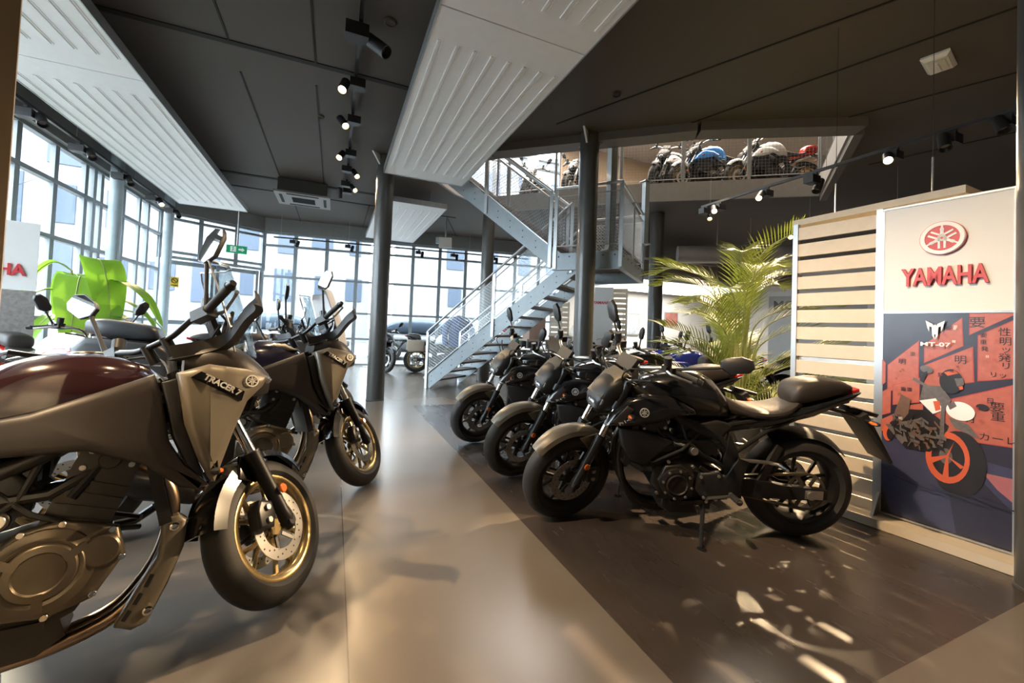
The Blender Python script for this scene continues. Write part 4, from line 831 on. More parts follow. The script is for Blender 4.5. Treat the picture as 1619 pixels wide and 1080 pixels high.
BX = [[(.05, .26), (.32, .13), (.32, .33), (.05, .40)], [(.36, .15), (.65, .02), (.66, .15), (.36, .24)], [(.70, 0), (1, 0), (1, .01), (.70, .10)], [(.76, .10), (1, .03), (1, .28), (.76, .305)], [(.36, .25), (.73, .15), (.74, .31), (.36, .36)], [(.10, .36), (.33, .31), (.33, .43), (.10, .46)], [(0, .40), (.085, .37), (.085, .50), (0, .52)], [(.45, .42), (1, .305), (1, .57), (.75, .575), (.45, .55)], [(0, .23), (.035, .25), (.035, .35), (0, .37)], [(0, .54), (.12, .50), (.12, .58), (0, .60)], [(.14, .465), (.36, .43), (.36, .53), (.14, .56)]]
for i, b in enumerate(BX):
    pp([(x, y) for x, y in b], 3); c = [sum(p[k] for p in b)/len(b) for k in (0, 1)]; pp([(c[0]+(x-c[0])*.95, c[1]+(y-c[1])*.96) for x, y in b], 2)
def pj(body_, x, y, size, mi=4):
    layer[0] += .00012; add_text(ps, body_, size, D(*pt(x, y), layer[0]), PU, (0, 0, 1), 0, 0, mi)
for t_, x, y, s_ in (('性', .94, .085, .05), ('明', .945, .125, .05), ('ッ', .95, .16, .045), ('発', .94, .195, .05), ('リ', .95, .23, .045), ('要', .755, .045, .07), ('明', .64, .215, .055), ('要', .895, .41, .06), ('重', .90, .45, .06), ('明', .70, .475, .055), ('カーレ', .90, .545, .05), ('要', .80, .10, .03), ('重', .80, .13, .03), ('発', .81, .16, .03), ('明', .18, .24, .04), ('重要', .22, .375, .03), ('日', .85, .385, .035), ('発明', .52, .29, .03), ('リッ', .90, .27, .035), ('重', .27, .20, .03), ('要', .55, .07, .035)): pj(t_, x, y, s_)
# rider and motorcycle in the print
pe(.63, .685, .20, .150, 4, .12); pe(.55, .665, .165, .118, 6, .12); pe(.555, .665, .125, .088, 4, .12); pe(.54, .66, .05, .036, 5)
for k in range(5):
    a = 1.2*k+.3; pp([(.545, .655), (.56, .66), (.555+.13*math.cos(a), .665+.092*math.sin(a)), (.535+.13*math.cos(a+.2), .660+.092*math.sin(a+.2))], 6)
pe(.065, .60, .045, .042, 6); pe(.085, .605, .03, .03, 4)
pp([(.08, .55), (.22, .47), (.40, .46), (.56, .52), (.50, .60), (.42, .655), (.22, .66), (.12, .60)], 4); pp([(.20, .56), (.42, .57), (.40, .62), (.20, .63)], 5); pp([(.16, .54), (.36, .50), (.38, .54), (.18, .58)], 5)
for k in range(5): pp([(.20+.05*k, .57), (.225+.05*k, .565), (.28+.05*k, .635), (.25+.05*k, .645)], 8 if k % 2 else 4)
pp([(.04, .56), (.09, .555), (.22, .62), (.19, .645)], 5)
pp([(.18, .40), (.26, .42), (.24, .49), (.15, .56), (.10, .55), (.13, .48)], 8); pp([(.10, .55), (.16, .555), (.19, .60), (.13, .60)], 4); pp([(.36, .345), (.50, .34), (.58, .40), (.52, .46), (.40, .46), (.33, .42)], 5); pp([(.33, .42), (.46, .40), (.52, .45), (.44, .475)], 7); pp([(.44, .415), (.49, .41), (.50, .45), (.46, .46)], 6)
pe(.575, .315, .088, .056, 4); pp([(.52, .275), (.60, .262), (.63, .275), (.55, .29)], 6); pp([(.60, .30), (.665, .295), (.67, .325), (.62, .335)], 5); pp([(.63, .335), (.66, .33), (.665, .345), (.64, .35)], 6)
pe(.385, .268, .055, .018, 5, .35); pp([(.28, .31), (.52, .375), (.515, .385), (.275, .325)], 5); pp([(.34, .29), (.39, .275), (.395, .285), (.36, .33)], 4); pe(.80, .415, .045, .014, 4, .1)
pp([(.505, .42), (.535, .42), (.525, .60), (.49, .61)], 5); pp([(.56, .48), (.70, .50), (.78, .55), (.74, .55), (.60, .52)], 5); pe(.645, .445, .105, .042, 7, .12); pp([(.55, .42), (.60, .405), (.62, .425), (.57, .445)], 5)
rq = random.Random(12)
for k in range(70):
    x, y = rq.uniform(.12, .52), rq.uniform(.50, .65)
    if y > .66-.25*abs(x-.35): continue
    a = rq.uniform(0, 3.14); L, w_ = rq.uniform(.012, .045), rq.uniform(.004, .010); c_, s_ = math.cos(a), math.sin(a)*.45
    pp([(x-L*c_, y-L*s_-w_), (x+L*c_, y+L*s_-w_), (x+L*c_, y+L*s_+w_), (x-L*c_, y-L*s_+w_)], rq.choice((4, 4, 5, 5, 8)))
for k in range(46):
    b = BX[rq.choice((0, 1, 3, 3, 4, 5, 7, 7, 10))]; u, v = rq.uniform(.12, .88), rq.uniform(.15, .85)
    x = (b[0][0]*(1-u)+b[1][0]*u)*(1-v)+(b[-1][0]*(1-u)+b[-2][0]*u)*v; y = (b[0][1]*(1-u)+b[1][1]*u)*(1-v)+(b[-1][1]*(1-u)+b[-2][1]*u)*v
    if .18 < x < .74 and .30 < y < .62: continue
    pj(rq.choice('明要重発性日'), x, y, rq.uniform(.010, .022), rq.choice((4, 3, 7, 3)))
for k in range(9):
    x = .12+.1*k; pp([(x, .80+.01*(k % 3)), (x+.22, .83), (x+.24, .835), (x+.02, .808+.01*(k % 3))], 0)
# winged emblem and model name
for m_ in (-1, 1):
    X = lambda dx: .455+m_*dx
    pp([(X(.075), .035), (X(.022), .050), (X(.010), .060), (X(.003), .125), (X(.022), .105), (X(.026), .066), (X(.045), .062), (X(.046), .088), (X(.060), .070)], 7); pp([(X(.0), .055), (X(.009), .055), (X(.006), .10), (X(.0), .10)], 7)
layer[0] += .0002; add_text(ps, 'MT-07', .034, D(*pt(.455, .148), layer[0]), PU, (0, 0, 1), 0, .0008, 7, width=.135)
po = ps.build('poster', [PB, PR, PX, PX2, PK, PG, PORG, PW, PBR, PPK]); po.location = PO; tag(po, 'tall red and navy poster of a helmeted rider on an orange wheeled motorcycle', 'poster')
o = empty('wooden_valance', (3.75, 1.75, 2.20)); s_ = MB(); s_.beam((0, .55, 0), (.03, -.50, 0), .30, .05); s_.build('board', WOODL, o); s_ = MB()
for y in (.3, -.3): s_.tube([(0, y, .02), (0, y, .30)], .006, 6); s_.tube([(0, y, .30), (0, y, 1.62)], .002, 4, 1)
s_.build('suspension_rod', [ALU, BLKM], o); tag(o, 'pale wooden board hung on rods above and behind the display wall', 'board')
# left edge board and left brand panel
mb = MB(); mb.beam((-.012, 0, 1.55), (-.75, -.36, 1.55), .045, 3.1); o = mb.build('partition_board', M('beige_board', (.50, .38, .24), .5, var=.06)); o.location = (-.645, 1.24, 0)
tag(o, 'beige partition board edge cut off at the upper left of the photo', 'board')
o = empty('brand_panel', (-2.93, 6.03, 0)); dx = Vector((-.918, -.396, 0)); fn_ = Vector((.396, -.918, 0)); up_ = Vector((0, 0, 1))
s_ = MB(); s_.beam(up_*1.76, dx*.72+up_*1.76, .04, .71); s_.build('sign_panel', WPANEL, o); s_ = MB(); s_.beam(up_*.70, dx*.72+up_*.70, .05, 1.40); s_.build('stone_pattern_base', M('grey_stone_pattern', (.22, .20, .19), .6, var=.5, scale=30), o)
s_ = MB(); add_text(s_, 'YAMAHA', .165, dx*.365+up_*1.605+fn_*.028, -dx, up_, .008, .005, width=.58); s_.build('brand_lettering', SRED, o); tag(o, 'white panel with red lettering cut off at the left photo edge', 'display panel')
# ------------------------------------------------------------------ plants
LEAF = M('palm_leaf_green', (.20, .25, .04), .45, var=.45, scale=6); LEAF2 = M('banana_leaf_green', (.20, .36, .03), .4, var=.25, scale=4)
def leafy(m, k):
    nt = m.node_tree; b = nt.nodes['Principled BSDF']; o = nt.nodes['Material Output']; t = nt.nodes.new('ShaderNodeBsdfTranslucent'); mx = nt.nodes.new('ShaderNodeMixShader'); mx.inputs[0].default_value = k
    src = b.inputs['Base Color'].links[0].from_socket; nt.links.new(src, t.inputs[0]); nt.links.new(b.outputs[0], mx.inputs[1]); nt.links.new(t.outputs[0], mx.inputs[2]); nt.links.new(mx.outputs[0], o.inputs[0])
leafy(LEAF, .2); leafy(LEAF2, .5)
STEM = M('palm_stem', (.24, .26, .08), .5); POTM = M('pot_dark_grey', (.05, .05, .052), .45); SOIL = M('potting_soil', (.03, .022, .016), .9, bump=.4, scale=60)
def pot(root, r, h):
    p = MB(); p.lathe([(r*.78, 0), (r, h), (r*.93, h), (r*.90, h-.04), (.0001, h-.05)], (0, 0, 0), 'z', 32); p.build('pot', POTM, root); s = MB(); s.lathe([(r*.89, h-.055), (r*.5, h-.03), (.0001, h-.025)], (0, 0, 0), 'z', 24); s.build('soil', SOIL, root)
rnd = random.Random(4)
pl = empty('potted_palm', (4.07, 3.16, 0)); pot(pl, .26, .48)
for k in range(38):
    a = 2*math.pi*k/38*2.39+rnd.uniform(-.3, .3); hgt = .45+1.50*((k*7) % 38)/37+rnd.uniform(-.1, .1); out = rnd.uniform(.20, .50)*(1.2-.10*hgt); dirv = Vector((math.cos(a), math.sin(a), 0)); b0 = dirv*rnd.uniform(.02, .10)+Vector((0, 0, .42))
    tipz = hgt*1.0; P3 = catmull([b0, b0+dirv*out*.18+Vector((0, 0, (tipz-.42)*.55)), b0+dirv*out*.45+Vector((0, 0, tipz-.42)), b0+dirv*(out*.8+.22)+Vector((0, 0, tipz-.42+.19)), b0+dirv*(out+.36)+Vector((0, 0, tipz-.42+.25-.14*rnd.random()))], 6)
    f = MB(); f.tube(P3, [.011-.009*i/(len(P3)-1) for i in range(len(P3))], 5, 1)
    N0 = 9
    for i in range(N0, len(P3)):
        for sub in (0, .5):
            if i+1 >= len(P3) and sub: continue
            p = P3[i].lerp(P3[min(i+1, len(P3)-1)], sub); t = (P3[min(i+1, len(P3)-1)]-P3[i-1]).normalized(); sd_ = t.cross(Vector((0, 0, 1)))
            sd_ = sd_.normalized() if sd_.length > .01 else dirv.cross(Vector((0, 0, 1))); fr = (i-N0)/(len(P3)-N0); L = (.36-.18*abs(fr-.35))*rnd.uniform(.8, 1.15)
            for s2 in (-1, 1):
                d2 = (t*.75+sd_*s2*(.95-.5*fr)+Vector((0, 0, .22))).normalized(); w2 = t.cross(d2).normalized(); w2 = d2.cross(w2).normalized(); tip = p+d2*L+Vector((0, 0, -.02)); md = p+d2*L*.5+Vector((0, 0, .012)); w_ = .0062
                f.add([p-w2*.003, p+w2*.003, md+w2*w_, tip, md-w2*w_], [(0, 1, 2, 4), (4, 2, 3)], 0)
    f.build('frond', [LEAF, STEM], pl, ang=80)
tag(pl, 'tall bushy potted palm with arching fronds behind the black motorcycles', 'plant')
bn = empty('potted_banana_plant', (-2.98, 7.05, 0)); pot(bn, .22, .42)
for k, (az, hh, L, wd, droop) in enumerate(((195, 1.72, .50, .15, .75), (320, 1.80, .46, .22, .95), (285, 1.55, .50, .20, .80), (335, 1.50, .95, .09, .45), (10, 1.10, .75, .09, .20), (215, 1.35, .55, .14, .45), (330, .98, .50, .12, -.15), (240, 1.05, .50, .11, .55), (350, 1.25, .75, .07, .35), (130, 1.6, .6, .16, .6))):
    a = R(az); dv = Vector((math.cos(a), math.sin(a), 0)); sv = Vector((-dv.y, dv.x, 0)); b0 = dv*.04+Vector((0, 0, .38)); P3 = catmull([b0, dv*.07+Vector((0, 0, hh*.65)), dv*.12+Vector((0, 0, hh))], 5)
    P4 = catmull([dv*.12+Vector((0, 0, hh)), dv*(.12+L*.35)+Vector((0, 0, hh+.16-.1*droop)), dv*(.12+L*.75)+Vector((0, 0, hh+.12-droop*.45)), dv*(.12+L)+Vector((0, 0, hh-droop))], 5)
    f = MB(); f.tube(P3+P4[1:], [.016-.013*i/(len(P3)+len(P4)-2) for i in range(len(P3)+len(P4)-1)], 6, 1); rows = []
    for i, p in enumerate(P4):
        u = i/(len(P4)-1); w_ = wd*math.sin(math.pi*min(1, .06+u*.94))**.7+.002; lift = Vector((0, 0, 1))*(w_*.12)
        rows.append([p-sv*w_+lift*1.0, p-sv*w_*.5+lift*.35, p+Vector((0, 0, .003)), p+sv*w_*.5+lift*.35, p+sv*w_+lift])
    f.loft(rows, 0, cap=False, closed=False); f.build('leaf', [LEAF2, STEM], bn, ang=80)
tag(bn, 'potted banana plant with broad yellow green leaves by the left glazing', 'plant')
# ------------------------------------------------------------------ motorcycles
BLK = dict(tank=BLKG, side=BLKG, fender=KHAKI, mask=KHAKI, wheel=BLKS, accent=CHAR)
GR = 'three black naked motorcycles parked in a row'
def heading(o, fx, fy, hd, half, label, **k): return park(o, (fx, fy), hd, half, label, **k)
n1 = naked(BLK, 27, mirr_l=((.24, .27, 1.075), (.10, .46, 1.150), (-.62, .55, .34), (-.7, -.6, -.35))); park(n1, (1.41, 2.30), 153.4, .70, 'black naked motorcycle nearest the camera in the right row, beside the slatted screen', GR)
n2 = naked(BLK, 30); park(n2, (1.42, 3.06), 154, .70, 'black naked motorcycle second in the right row, between the other two', GR)
n3 = dup(n2); park(n3, (1.42, 4.08), 156, .70, 'black naked motorcycle third in the right row, closest to the stair foot', GR)
TG = 'two khaki touring motorcycles on the left'
TR = dict(tank=PLUM, side=CHAR, wing=KHAKI, nose=CHAR, wheel=GOLD)
TR2 = dict(tank=M('midnight_blue_gloss_paint', (.022, .020, .050), .2, coat=1), tank_top=KHAKI, side=CHAR, wing=KHAKI, nose=CHAR, wheel=GOLD)
t1 = tourer(TR, 44); park(t1, (-.19, 2.0), 17, .73, 'khaki and dark plum touring motorcycle with gold wheels nearest the camera on the left', TG, lean=-11)
t2 = tourer(TR2, 44, screen=FROST); park(t2, (.215, 3.22), 16, .73, 'khaki and dark blue touring motorcycle with gold wheels and frosted screen, second on the left', TG, lean=-11)
t3 = tourer(dict(tank=CHAR, side=M('grey_blue_satin_paint', (.10, .105, .115), .35, metal=.4), wing=M('grey_blue_satin_paint'), nose=CHAR, wheel=BLKS), 10, lod=1, case=M('case_grey', (.05, .05, .053), .4)); park(t3, (-.05, 4.55), 3, .73, 'dark grey tourer with side cases and raised tail parked before the banana plant')
s4 = naked(dict(tank=WHT, side=REDP, fender=WHT, mask=WHT, wheel=BLKS, tail=REDP), -10, lod=1, screen=SCREEN); park(s4, (-1.75, 4.75), -35, .70, 'white and red motorcycle with clear screen at the left photo edge')
s5 = naked(dict(tank=REDP, side=BLKM, fender=BLKM, mask=BLKM, wheel=BLKS), 8, lod=1, screen=SCREEN); park(s5, (-.1, 7.0), 17, .70, 'red tanked motorcycle with small clear screen beyond the second touring motorcycle')
BH = 'motorcycles parked behind the black row'
b1 = naked(dict(tank=BLKG, side=BLKM, fender=BLKG, mask=BLKG, wheel=BLKS, seat2=SEAT, tail=REDP), 10, lod=1); park(b1, (2.93, 4.30), 154, .70, 'black motorcycle with red tail directly left of the palm', BH)
b0 = naked(dict(tank=M('graphite_gloss_paint', (.03, .028, .027), .2, coat=.8), side=CHAR, fender=CHAR, mask=CHAR, wheel=GOLD), 12, lod=1, screen=SCREEN); park(b0, (3.2, 5.75), 150, .70, 'graphite motorcycle with gold wheels and small screen right of the dark column', BH)
b2 = naked(dict(tank=BLUE, side=BLUE, fender=BLUE, mask=BLUE, wheel=BLKS, tail=BLUE), 10, lod=1); park(b2, (3.95, 4.62), 154, .70, 'blue motorcycle with black seat behind the palm, right of the red tailed one', BH)
b3 = dup(b0); park(b3, (5.05, 4.75), 154, .70, 'graphite motorcycle partly hidden behind the slatted screen and palm', BH)
b4 = dup(b1); park(b4, (5.0, 5.75), 152, .70, 'black motorcycle farthest back behind the palm, red tail', BH)
FB = 'motorcycles by the back windows'
f1 = naked(dict(tank=GREY, side=BLKM, fender=BLKM, mask=BLKM, wheel=BLKS), 15, lod=1); park(f1, (1.22, 10.45), -82, .70, 'grey motorcycle half hidden behind the free standing column at the back windows', FB)
f2 = naked(dict(tank=WHT, side=GREY, fender=BLKM, mask=WHT, wheel=GOLD, seat2=SEAT), 10, lod=1, rack=M('canvas_case', (.30, .24, .18), .6)); park(f2, (3.30, 10.2), -14, .70, 'pale motorcycle with gold wheels and tan side cases behind the stair railing', FB)
f3 = naked(dict(tank=GRN, side=BLKM, fender=BLKM, mask=BLKM, wheel=BLKS), 10, lod=1); park(f3, (5.3, 9.9), -20, .70, 'dark green motorcycle beyond the lower stair flight', FB)
f4 = dup(f1); park(f4, (6.1, 9.3), 200, .70, 'grey motorcycle in front of the white panel with small red lettering', FB)
UG = 'motorcycles on the upper gallery'
u1 = naked(dict(tank=WHT, side=WHT, fender=WHT, mask=WHT, wheel=BLKS), 12, lod=1, screen=SCREEN); park(u1, (3.98, 8.86), 225, .70, 'white motorcycle on the gallery facing the stairs, leftmost of those upstairs', UG, z=4.15)
u2 = naked(dict(tank=M('amber_paint', (.42, .20, .03), .3, coat=.6), side=BLKM, fender=BLKM, mask=WHT, wheel=BLKS), -12, lod=1); park(u2, (4.70, 8.02), 225, .70, 'amber tanked motorcycle on the gallery left of the dark column', UG, z=4.15)
u3 = naked(dict(tank=BLKG, side=WHT, fender=BLKM, mask=BLKM, wheel=BLKS), 20, lod=1); park(u3, (5.95, 6.70), 195, .70, 'black and white motorcycle on the gallery just right of the dark column', UG, z=4.15)
u4 = naked(dict(tank=SKYB, side=SKYB, fender=WHT, mask=WHT, wheel=GOLD), 10, lod=1); park(u4, (6.45, 6.45), 165, .70, 'bright blue tanked motorcycle on the gallery', UG, z=4.15)
u5 = naked(dict(tank=WHT, side=WHT, fender=WHT, mask=WHT, wheel=GOLD, tail=REDP, seat2=REDP), 10, lod=1); park(u5, (7.35, 5.85), 158, .70, 'white motorcycle with red tail on the gallery, rightmost of those upstairs', UG, z=4.15)
# ------------------------------------------------------------------ furnishings at the back
def slat_stand(loc, rz, wd, ht, label):
    o = empty('slat_display', loc, rz)
    for k in range(int(ht/.14)): s = MB(); s.box((0, 0, .10+.14*k), (wd, .02, .10)); s.build('slat', WOODL, o)
    for x in (-1, 1): s = MB(); s.box((x*(wd/2-.03), .02, ht/2), (.04, .03, ht)); s.build('upright', GREYL, o)
    return tag(o, label, 'slatted display')
slat_stand((7.05, 9.05, 0), R(-38), .42, 2.4, 'narrow pale slatted display right of the small red lettering panel')
slat_stand((5.75, 10.0, 0), R(-30), .55, 2.0, 'pale slatted display seen below the upper stair treads')
o = empty('brand_panel', (6.52, 9.15, 0), R(-36)); s = MB(); s.box((0, 0, 1.2), (.62, .05, 2.4)); s.build('panel', WPANEL, o); s = MB(); add_text(s, 'YAMAHA', .10, (0, -.03, 1.98), (1, 0, 0), (0, 0, 1), .004, .004, width=.40); s.build('brand_lettering', SRED, o); tag(o, 'white panel with small red lettering right of the dark column', 'display panel')
o = empty('ceiling_light', (9.3, 9.6, 2.62)); s = MB(); s.box((0, 0, 0), (4.2, 2.6, .06)); s.build('housing', WHT, o); s = MB(); s.box((0, 0, -.035), (4.0, 2.4, .012)); s.build('diffuser', M('lit_diffuser', (1, .97, .90), .4, emit=2.2, var=.01), o); h = MB(); [h.tube([(x, y, .03), (x, y, 1.23)], .006, 6) for x in (-1.9, 1.9) for y in (-1.1, 1.1)]; h.build('hanger_rod', ALU, o); lamp('panel_lamp', 'AREA', (0, 0, -.06), 130, (1, .95, .86), o, size=(3.8, 2.2)); tag(o, 'low glowing white ceiling panel right of the staircase', 'light')
mb = MB(); mb.beam((7.0, 8.6, 2.95), (12.8, 8.0, 2.95), .3, .34); mb.v = [p-Vector((7, 8.6, 2.95)) for p in mb.v]; o = mb.build('ceiling_duct', M('mauve_brown_duct', (.20, .15, .14), .5)); o.location = (7, 8.6, 2.95); h = MB(); [h.tube([(x, -.1*x, .17), (x, -.1*x, .9)], .008, 6) for x in (.4, 3, 5.4)]; h.build('hanger_rod', ALU, o); tag(o, 'brown boxed duct running above the low white light panel', 'duct')
mb = MB(); mb.tube([(6.9, 6.9, 0), (13.5, 2.2, 0)], .19, 24); mb.v = [p-Vector((6.9, 6.9, 0)) for p in mb.v]; o = mb.build('ventilation_pipe', M('duct_light_grey', (.38, .37, .37), .4, metal=.3)); o.location = (6.9, 6.9, 2.98); h = MB(); [h.tube([(t*6.6, -t*4.7, .18), (t*6.6, -t*4.7, .87)], .006, 6) for t in (.1, .5, .9)]; h.build('hanger_rod', ALU, o); tag(o, 'fat grey ventilation pipe crossing behind the palm', 'pipe')
o = empty('counter_sign', (8.9, 5.2, 0), R(-62)); s = MB(); s.box((0, 0, 1.1), (1.6, .05, 2.2)); s.build('panel', WPANEL, o); s = MB(); s.box((0, -.027, 1.92), (1.6, .01, .36)); s.build('grey_header', M('header_grey', (.45, .45, .45), .4), o); s = MB(); add_text(s, 'MO', .25, (-.52, -.036, 1.90), (1, 0, 0), (0, 0, 1), .003, .006); s.build('lettering', M('letter_dark_grey', (.10, .10, .10), .4), o); tag(o, 'white wall panel with grey MO lettering right of the palm', 'sign')
# jacket on a stand, helmet, carton, posters
o = empty('jacket_stand', (2.75, 9.60, 0)); s = MB(); s.tube([(0, 0, .02), (0, 0, 1.45)], .015, 8); s.cyl((0, 0, .012), .18, .022, 'z', 20); s.tube([(-.22, 0, 1.38), (0, 0, 1.46), (.22, 0, 1.38)], .012, 8); s.build('stand', BLKS, o); tag(o, 'thin black coat stand behind the stair railing', 'stand')
JB = M('blue_jacket_cloth', (.015, .05, .19), .7, bump=.3, scale=25); jk = empty('jacket', (2.75, 9.60, .72)); s = MB()
s.loft([[(w_*math.cos(t), d_*math.sin(t), z) for t in [2*math.pi*i/20 for i in range(20)]] for z, w_, d_ in ((0, .25, .14), (.2, .24, .13), (.42, .26, .14), (.60, .24, .12), (.68, .13, .08), (.72, .09, .07))]); s.build('jacket_body', JB, jk)
for sd in (-1, 1): s = MB(); s.tube(catmull([(sd*.19, 0, .60), (sd*.31, -.02, .45), (sd*.34, -.05, .22), (sd*.32, -.08, .02)], 4), [.085]+[.075]*6+[.065]*6, 12); s.build('sleeve', JB, jk)
tag(jk, 'bright blue jacket hanging on a stand behind the lower stair railing', 'jacket')
mb = MB(); mb.ell((0, 0, .13), (.13, .16, .13), 0, 18); o = mb.build('helmet', REDP); o.location = (3.85, 9.35, 1.10); m2 = MB(); m2.prism([(-.10, .10), (.10, .10), (.09, .17), (-.09, .17)], -.155, -.165, bev=.004); m2.build('visor', BLKG, o); tag(o, 'red helmet on a white pedestal behind the stairs', 'helmet')
mb = MB(); mb.box((0, 0, .55), (.34, .34, 1.08)); mb.box((0, 0, 1.09), (.38, .38, .02)); o = mb.build('pedestal', WHT); o.location = (3.85, 9.35, 0); tag(o, 'white pedestal carrying the red helmet', 'pedestal')
mb = MB(); mb.box((0, 0, .25), (.40, .36, .50)); mb.box((0, 0, .505), (.41, .37, .012)); o = mb.build('display_box', M('pale_pink_board', (.50, .36, .30), .6)); o.location = (4.25, 8.55, .98); tag(o, 'pale pinkish box on a narrow table under the stair', 'box')
o = empty('side_table', (4.25, 8.55, 0)); s = MB(); s.box((0, 0, .955), (.55, .45, .045)); s.build('table_top', WOODL, o)
for x in (-1, 1):
    for y in (-1, 1): s = MB(); s.box((x*.24, y*.19, .467), (.04, .04, .93)); s.build('leg', GREYL, o)
tag(o, 'narrow wooden table under the stair carrying a pink box', 'table')
o = empty('wooden_counter', (5.0, 8.6, 0), R(-30)); s = MB(); s.box((0, 0, .52), (.55, .45, 1.04)); s.build('cabinet', WOODL, o); s = MB(); s.box((0, 0, 1.055), (.6, .5, .03)); s.build('counter_top', WHT, o); s = MB(); s.box((-.1, -.228, .55), (.42, .012, .8)); s.build('cabinet_door', WOODL, o); tag(o, 'pale wooden cabinet behind the third black motorcycle', 'cabinet')
for i, (x, z, wd, ht, c, l) in enumerate(((9.3, 1.5, .55, .75, (.35, .38, .42), 'grey framed picture on the back wall left of the far column'), (11.0, 1.75, .6, .5, (.30, .12, .10), 'reddish framed picture high on the back wall'), (10.2, 1.1, .45, .35, (.25, .16, .32), 'small violet framed notice on the back wall'))):
    o = empty('wall_picture', (x, 11.21, z)); s = MB(); s.box((0, 0, 0), (wd, .03, ht)); s.build('picture_frame', GREYL, o); s = MB(); s.box((0, -.018, 0), (wd*.9, .008, ht*.88)); s.build('print', M('print_%s' % 'abc'[i], c, .5, var=.6, scale=8), o); tag(o, l, 'picture')
for x, wd, l in ((8.1, 1.6, 'bright window at the back right beyond the mirrors of the black motorcycles'),):
    o = empty('window_6', (x, 11.22, 1.2)); s = MB(); [s.box((k*wd/2, 0, 0), (.06, .05, 1.6)) for k in (-1, 0, 1)]; [s.box((0, 0, k*.78), (wd, .05, .06)) for k in (-1, 1)]; s.build('frame', FRAME, o); s = MB(); s.box((0, .01, 0), (wd, .01, 1.55)); s.build('glowing_pane', M('daylight_glow_white', (1, 1, 1), .4, emit=2.0, var=.01), o); struct(o)  # pane itself emits: daylight put into the material, solid wall behind
# exit sign on a rod, hanging box, warning sticker
EX = M('exit_green', (.01, .22, .09), .4, emit=.25)
o = empty('exit_sign', (-1.93, 10.1, 2.62), R(12)); s = MB(); s.box((0, 0, 0), (.36, .04, .16)); s.build('housing', EX, o); s = MB(); s.box((-.06, -.022, 0), (.10, .006, .11)); s.prism([(.03, -.02), (.09, -.02), (.09, -.045), (.14, 0), (.09, .045), (.09, .02), (.03, .02)], -.020, -.026); s.tube([(-.07, -.026, .03), (-.06, -.026, -.005), (-.08, -.026, -.04)], .007, 6, 1); s.ell((-.062, -.026, .04), (.011, .004, .011), 1, 8); s.build('pictogram', [SPALE, EX], o); s = MB(); s.tube([(0, 0, .08), (0, 0, .825)], .008, 6); s.build('suspension_rod', WHT, o); tag(o, 'green hanging exit sign with white arrow before the entrance doors', 'sign')
o = empty('hanging_box', (2.39, 9.81, 3.22), R(-20)); s = MB(); s.box((0, 0, 0), (.30, .12, .24)); s.build('casing', M('box_beige', (.42, .38, .33), .5), o); s = MB(); s.box((-.19, 0, .05), (.08, .10, .14)); s.tube([(0, 0, .12), (0, 0, .63)], .02, 8); s.build('bracket', GREY, o); tag(o, 'small beige box hanging from the ceiling left of the stair', 'box')
o = empty('warning_sticker', (-3.33, 11.44, 1.95), math.atan2(1.2, 1.8)); s = MB(); s.box((0, -.012, 0), (.16, .006, .22)); s.build('yellow_sheet', M('warning_yellow', (.70, .48, .03), .5), o); s = MB(); s.lathe([(.045, -.018), (.06, -.018), (.06, -.022), (.045, -.022)], (0, 0, .03), 'y', 24, closed_prof=True); s.beam((-.035, -.02, .065), (.035, -.02, -.005), .012, .006, 0, up=(0, 1, 0)); s.box((0, -.018, -.075), (.12, .006, .02)); s.build('black_symbol', BLKM, o); tag(o, 'small yellow warning sticker on the entrance door glass', 'sticker')
# ------------------------------------------------------------------ outside
mb = MB(); mb.add([(-60, -30, -.06), (60, -30, -.06), (60, 90, -.06), (-60, 90, -.06)], [(0, 1, 2, 3)]); o = mb.build('pavement', M('pavement_grey', (.13, .13, .13), .8)); o['kind'] = 'structure'; o['label'] = 'pale street'
FAC = M('facade_white', (.17, .17, .172), .7, var=.04); FACB = M('facade_blue_panel', (.035, .05, .095), .4); FACG = M('facade_window_glass', (.05, .065, .09), .35, spec=.2)
def building(loc, rz, wd, ht, dp, floors, cols, seed, label, name='building'):
    o = empty(name, loc, rz); s = MB(); s.box((0, dp/2, ht/2), (wd, dp, ht)); s.build('wall', FAC, o); s = MB(); s.box((0, dp/2, ht+.15), (wd+.5, dp+.5, .3)); s.build('roof', FAC, o); rr = random.Random(seed)
    for f in range(floors):
        for c in range(cols):
            if rr.random() < .25: continue
            x = -wd/2+wd*(c+.5)/cols; z = 2.2+ (ht-2.6)*(f+.35)/floors; w_ = wd/cols*rr.choice((.35, .5, .62)); h_ = (ht-2.6)/floors*rr.choice((.45, .6, .8)); s = MB(); s.box((x, -.02, z), (w_, .12, h_)); wo = s.build('window', FACB if rr.random() < .6 else FACG, o)
    return tag(o, label, 'building')
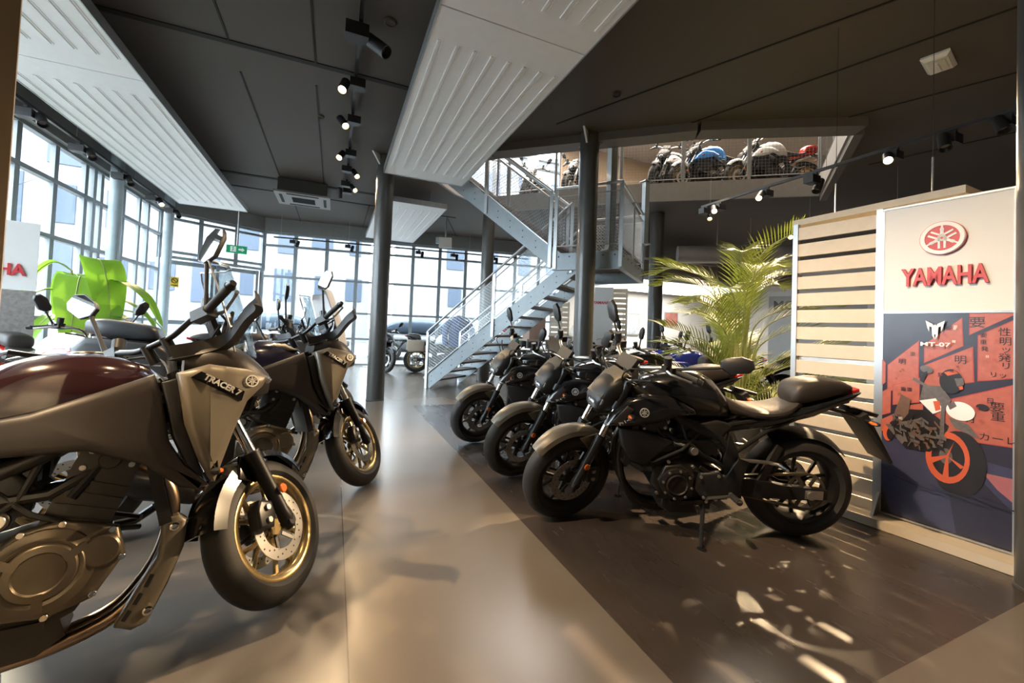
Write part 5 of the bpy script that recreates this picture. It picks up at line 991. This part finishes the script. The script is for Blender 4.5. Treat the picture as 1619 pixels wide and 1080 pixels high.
building((-6.5, 27, -.06), R(6), 17, 15, 8, 4, 9, 3, 'white building with blue panels seen through the back windows left of the column'); building((13, 25.5, -.06), R(-5), 19, 13, 8, 4, 8, 8, 'white building seen through the back windows right of the column'); building((-46, 30, -.06), R(60), 24, 11, 8, 4, 9, 5, 'pale building across the street beyond the left glazing')
CARB = M('pale_car_paint', (.12, .125, .13), .4, coat=.2)
def car(loc, rz, label):
    o = empty('car', loc, rz); s = MB(); body(s, [(-2.1, .38, .80, .70), (-1.9, .28, .98, .84), (-.8, .24, .95, .88), (.8, .24, .92, .88), (1.8, .28, .80, .82), (2.1, .36, .65, .66)], 3.2); s.build('body_shell', CARB, o); s = MB(); body(s, [(-1.75, .88, 1.0, .62), (-1.2, .88, 1.40, .66), (.0, .88, 1.46, .68), (.6, .86, 1.30, .66), (1.15, .84, .92, .62)], 3.4); s.build('cabin_glass', FACG, o)
    for x in (-1.3, 1.3):
        for sd in (-1, 1): s = MB(); s.cyl((x, sd*.78, .32), .32, .2, n=24); s.cyl((x, sd*.885, .32), .2, .02, n=20, mi=1); s.build('wheel', [TYRE, ALU], o)
    return tag(o, label, 'car')
car((3.3, 15.5, -.06), R(-8), 'pale car parked outside the back windows behind the gold wheeled motorcycle'); car((-1.6, 16.6, -.06), R(4), 'pale car parked outside left of the free standing column')
BARK = M('bare_tree_bark', (.05, .042, .036), .8)
o = empty('bare_tree', (-8.6, 13.2, -.06)); rr = random.Random(9); s = MB(); s.tube([(0, 0, 0), (.05, 0, 2), (-.05, .1, 4.2), (.1, 0, 6.5)], [.13, .11, .08, .03], 8); s.build('trunk', BARK, o); s = MB()
for k in range(26):
    z = 2.2+4*rr.random(); a = rr.uniform(0, 6.28); L = rr.uniform(.8, 2.2); e = Vector((math.cos(a)*L, math.sin(a)*L, z+L*.5)); m_ = Vector((math.cos(a)*L*.5, math.sin(a)*L*.5, z+L*.18)); s.tube([(0, 0, z), m_, e], [.03, .018, .006], 5)
    for j in range(3): s.tube([m_.lerp(e, .2+.25*j), e+Vector((rr.uniform(-.5, .5), rr.uniform(-.5, .5), rr.uniform(.1, .6)))], [.01, .004], 4)
s.build('branches', BARK, o); tag(o, 'bare winter tree outside the left glazing', 'tree')
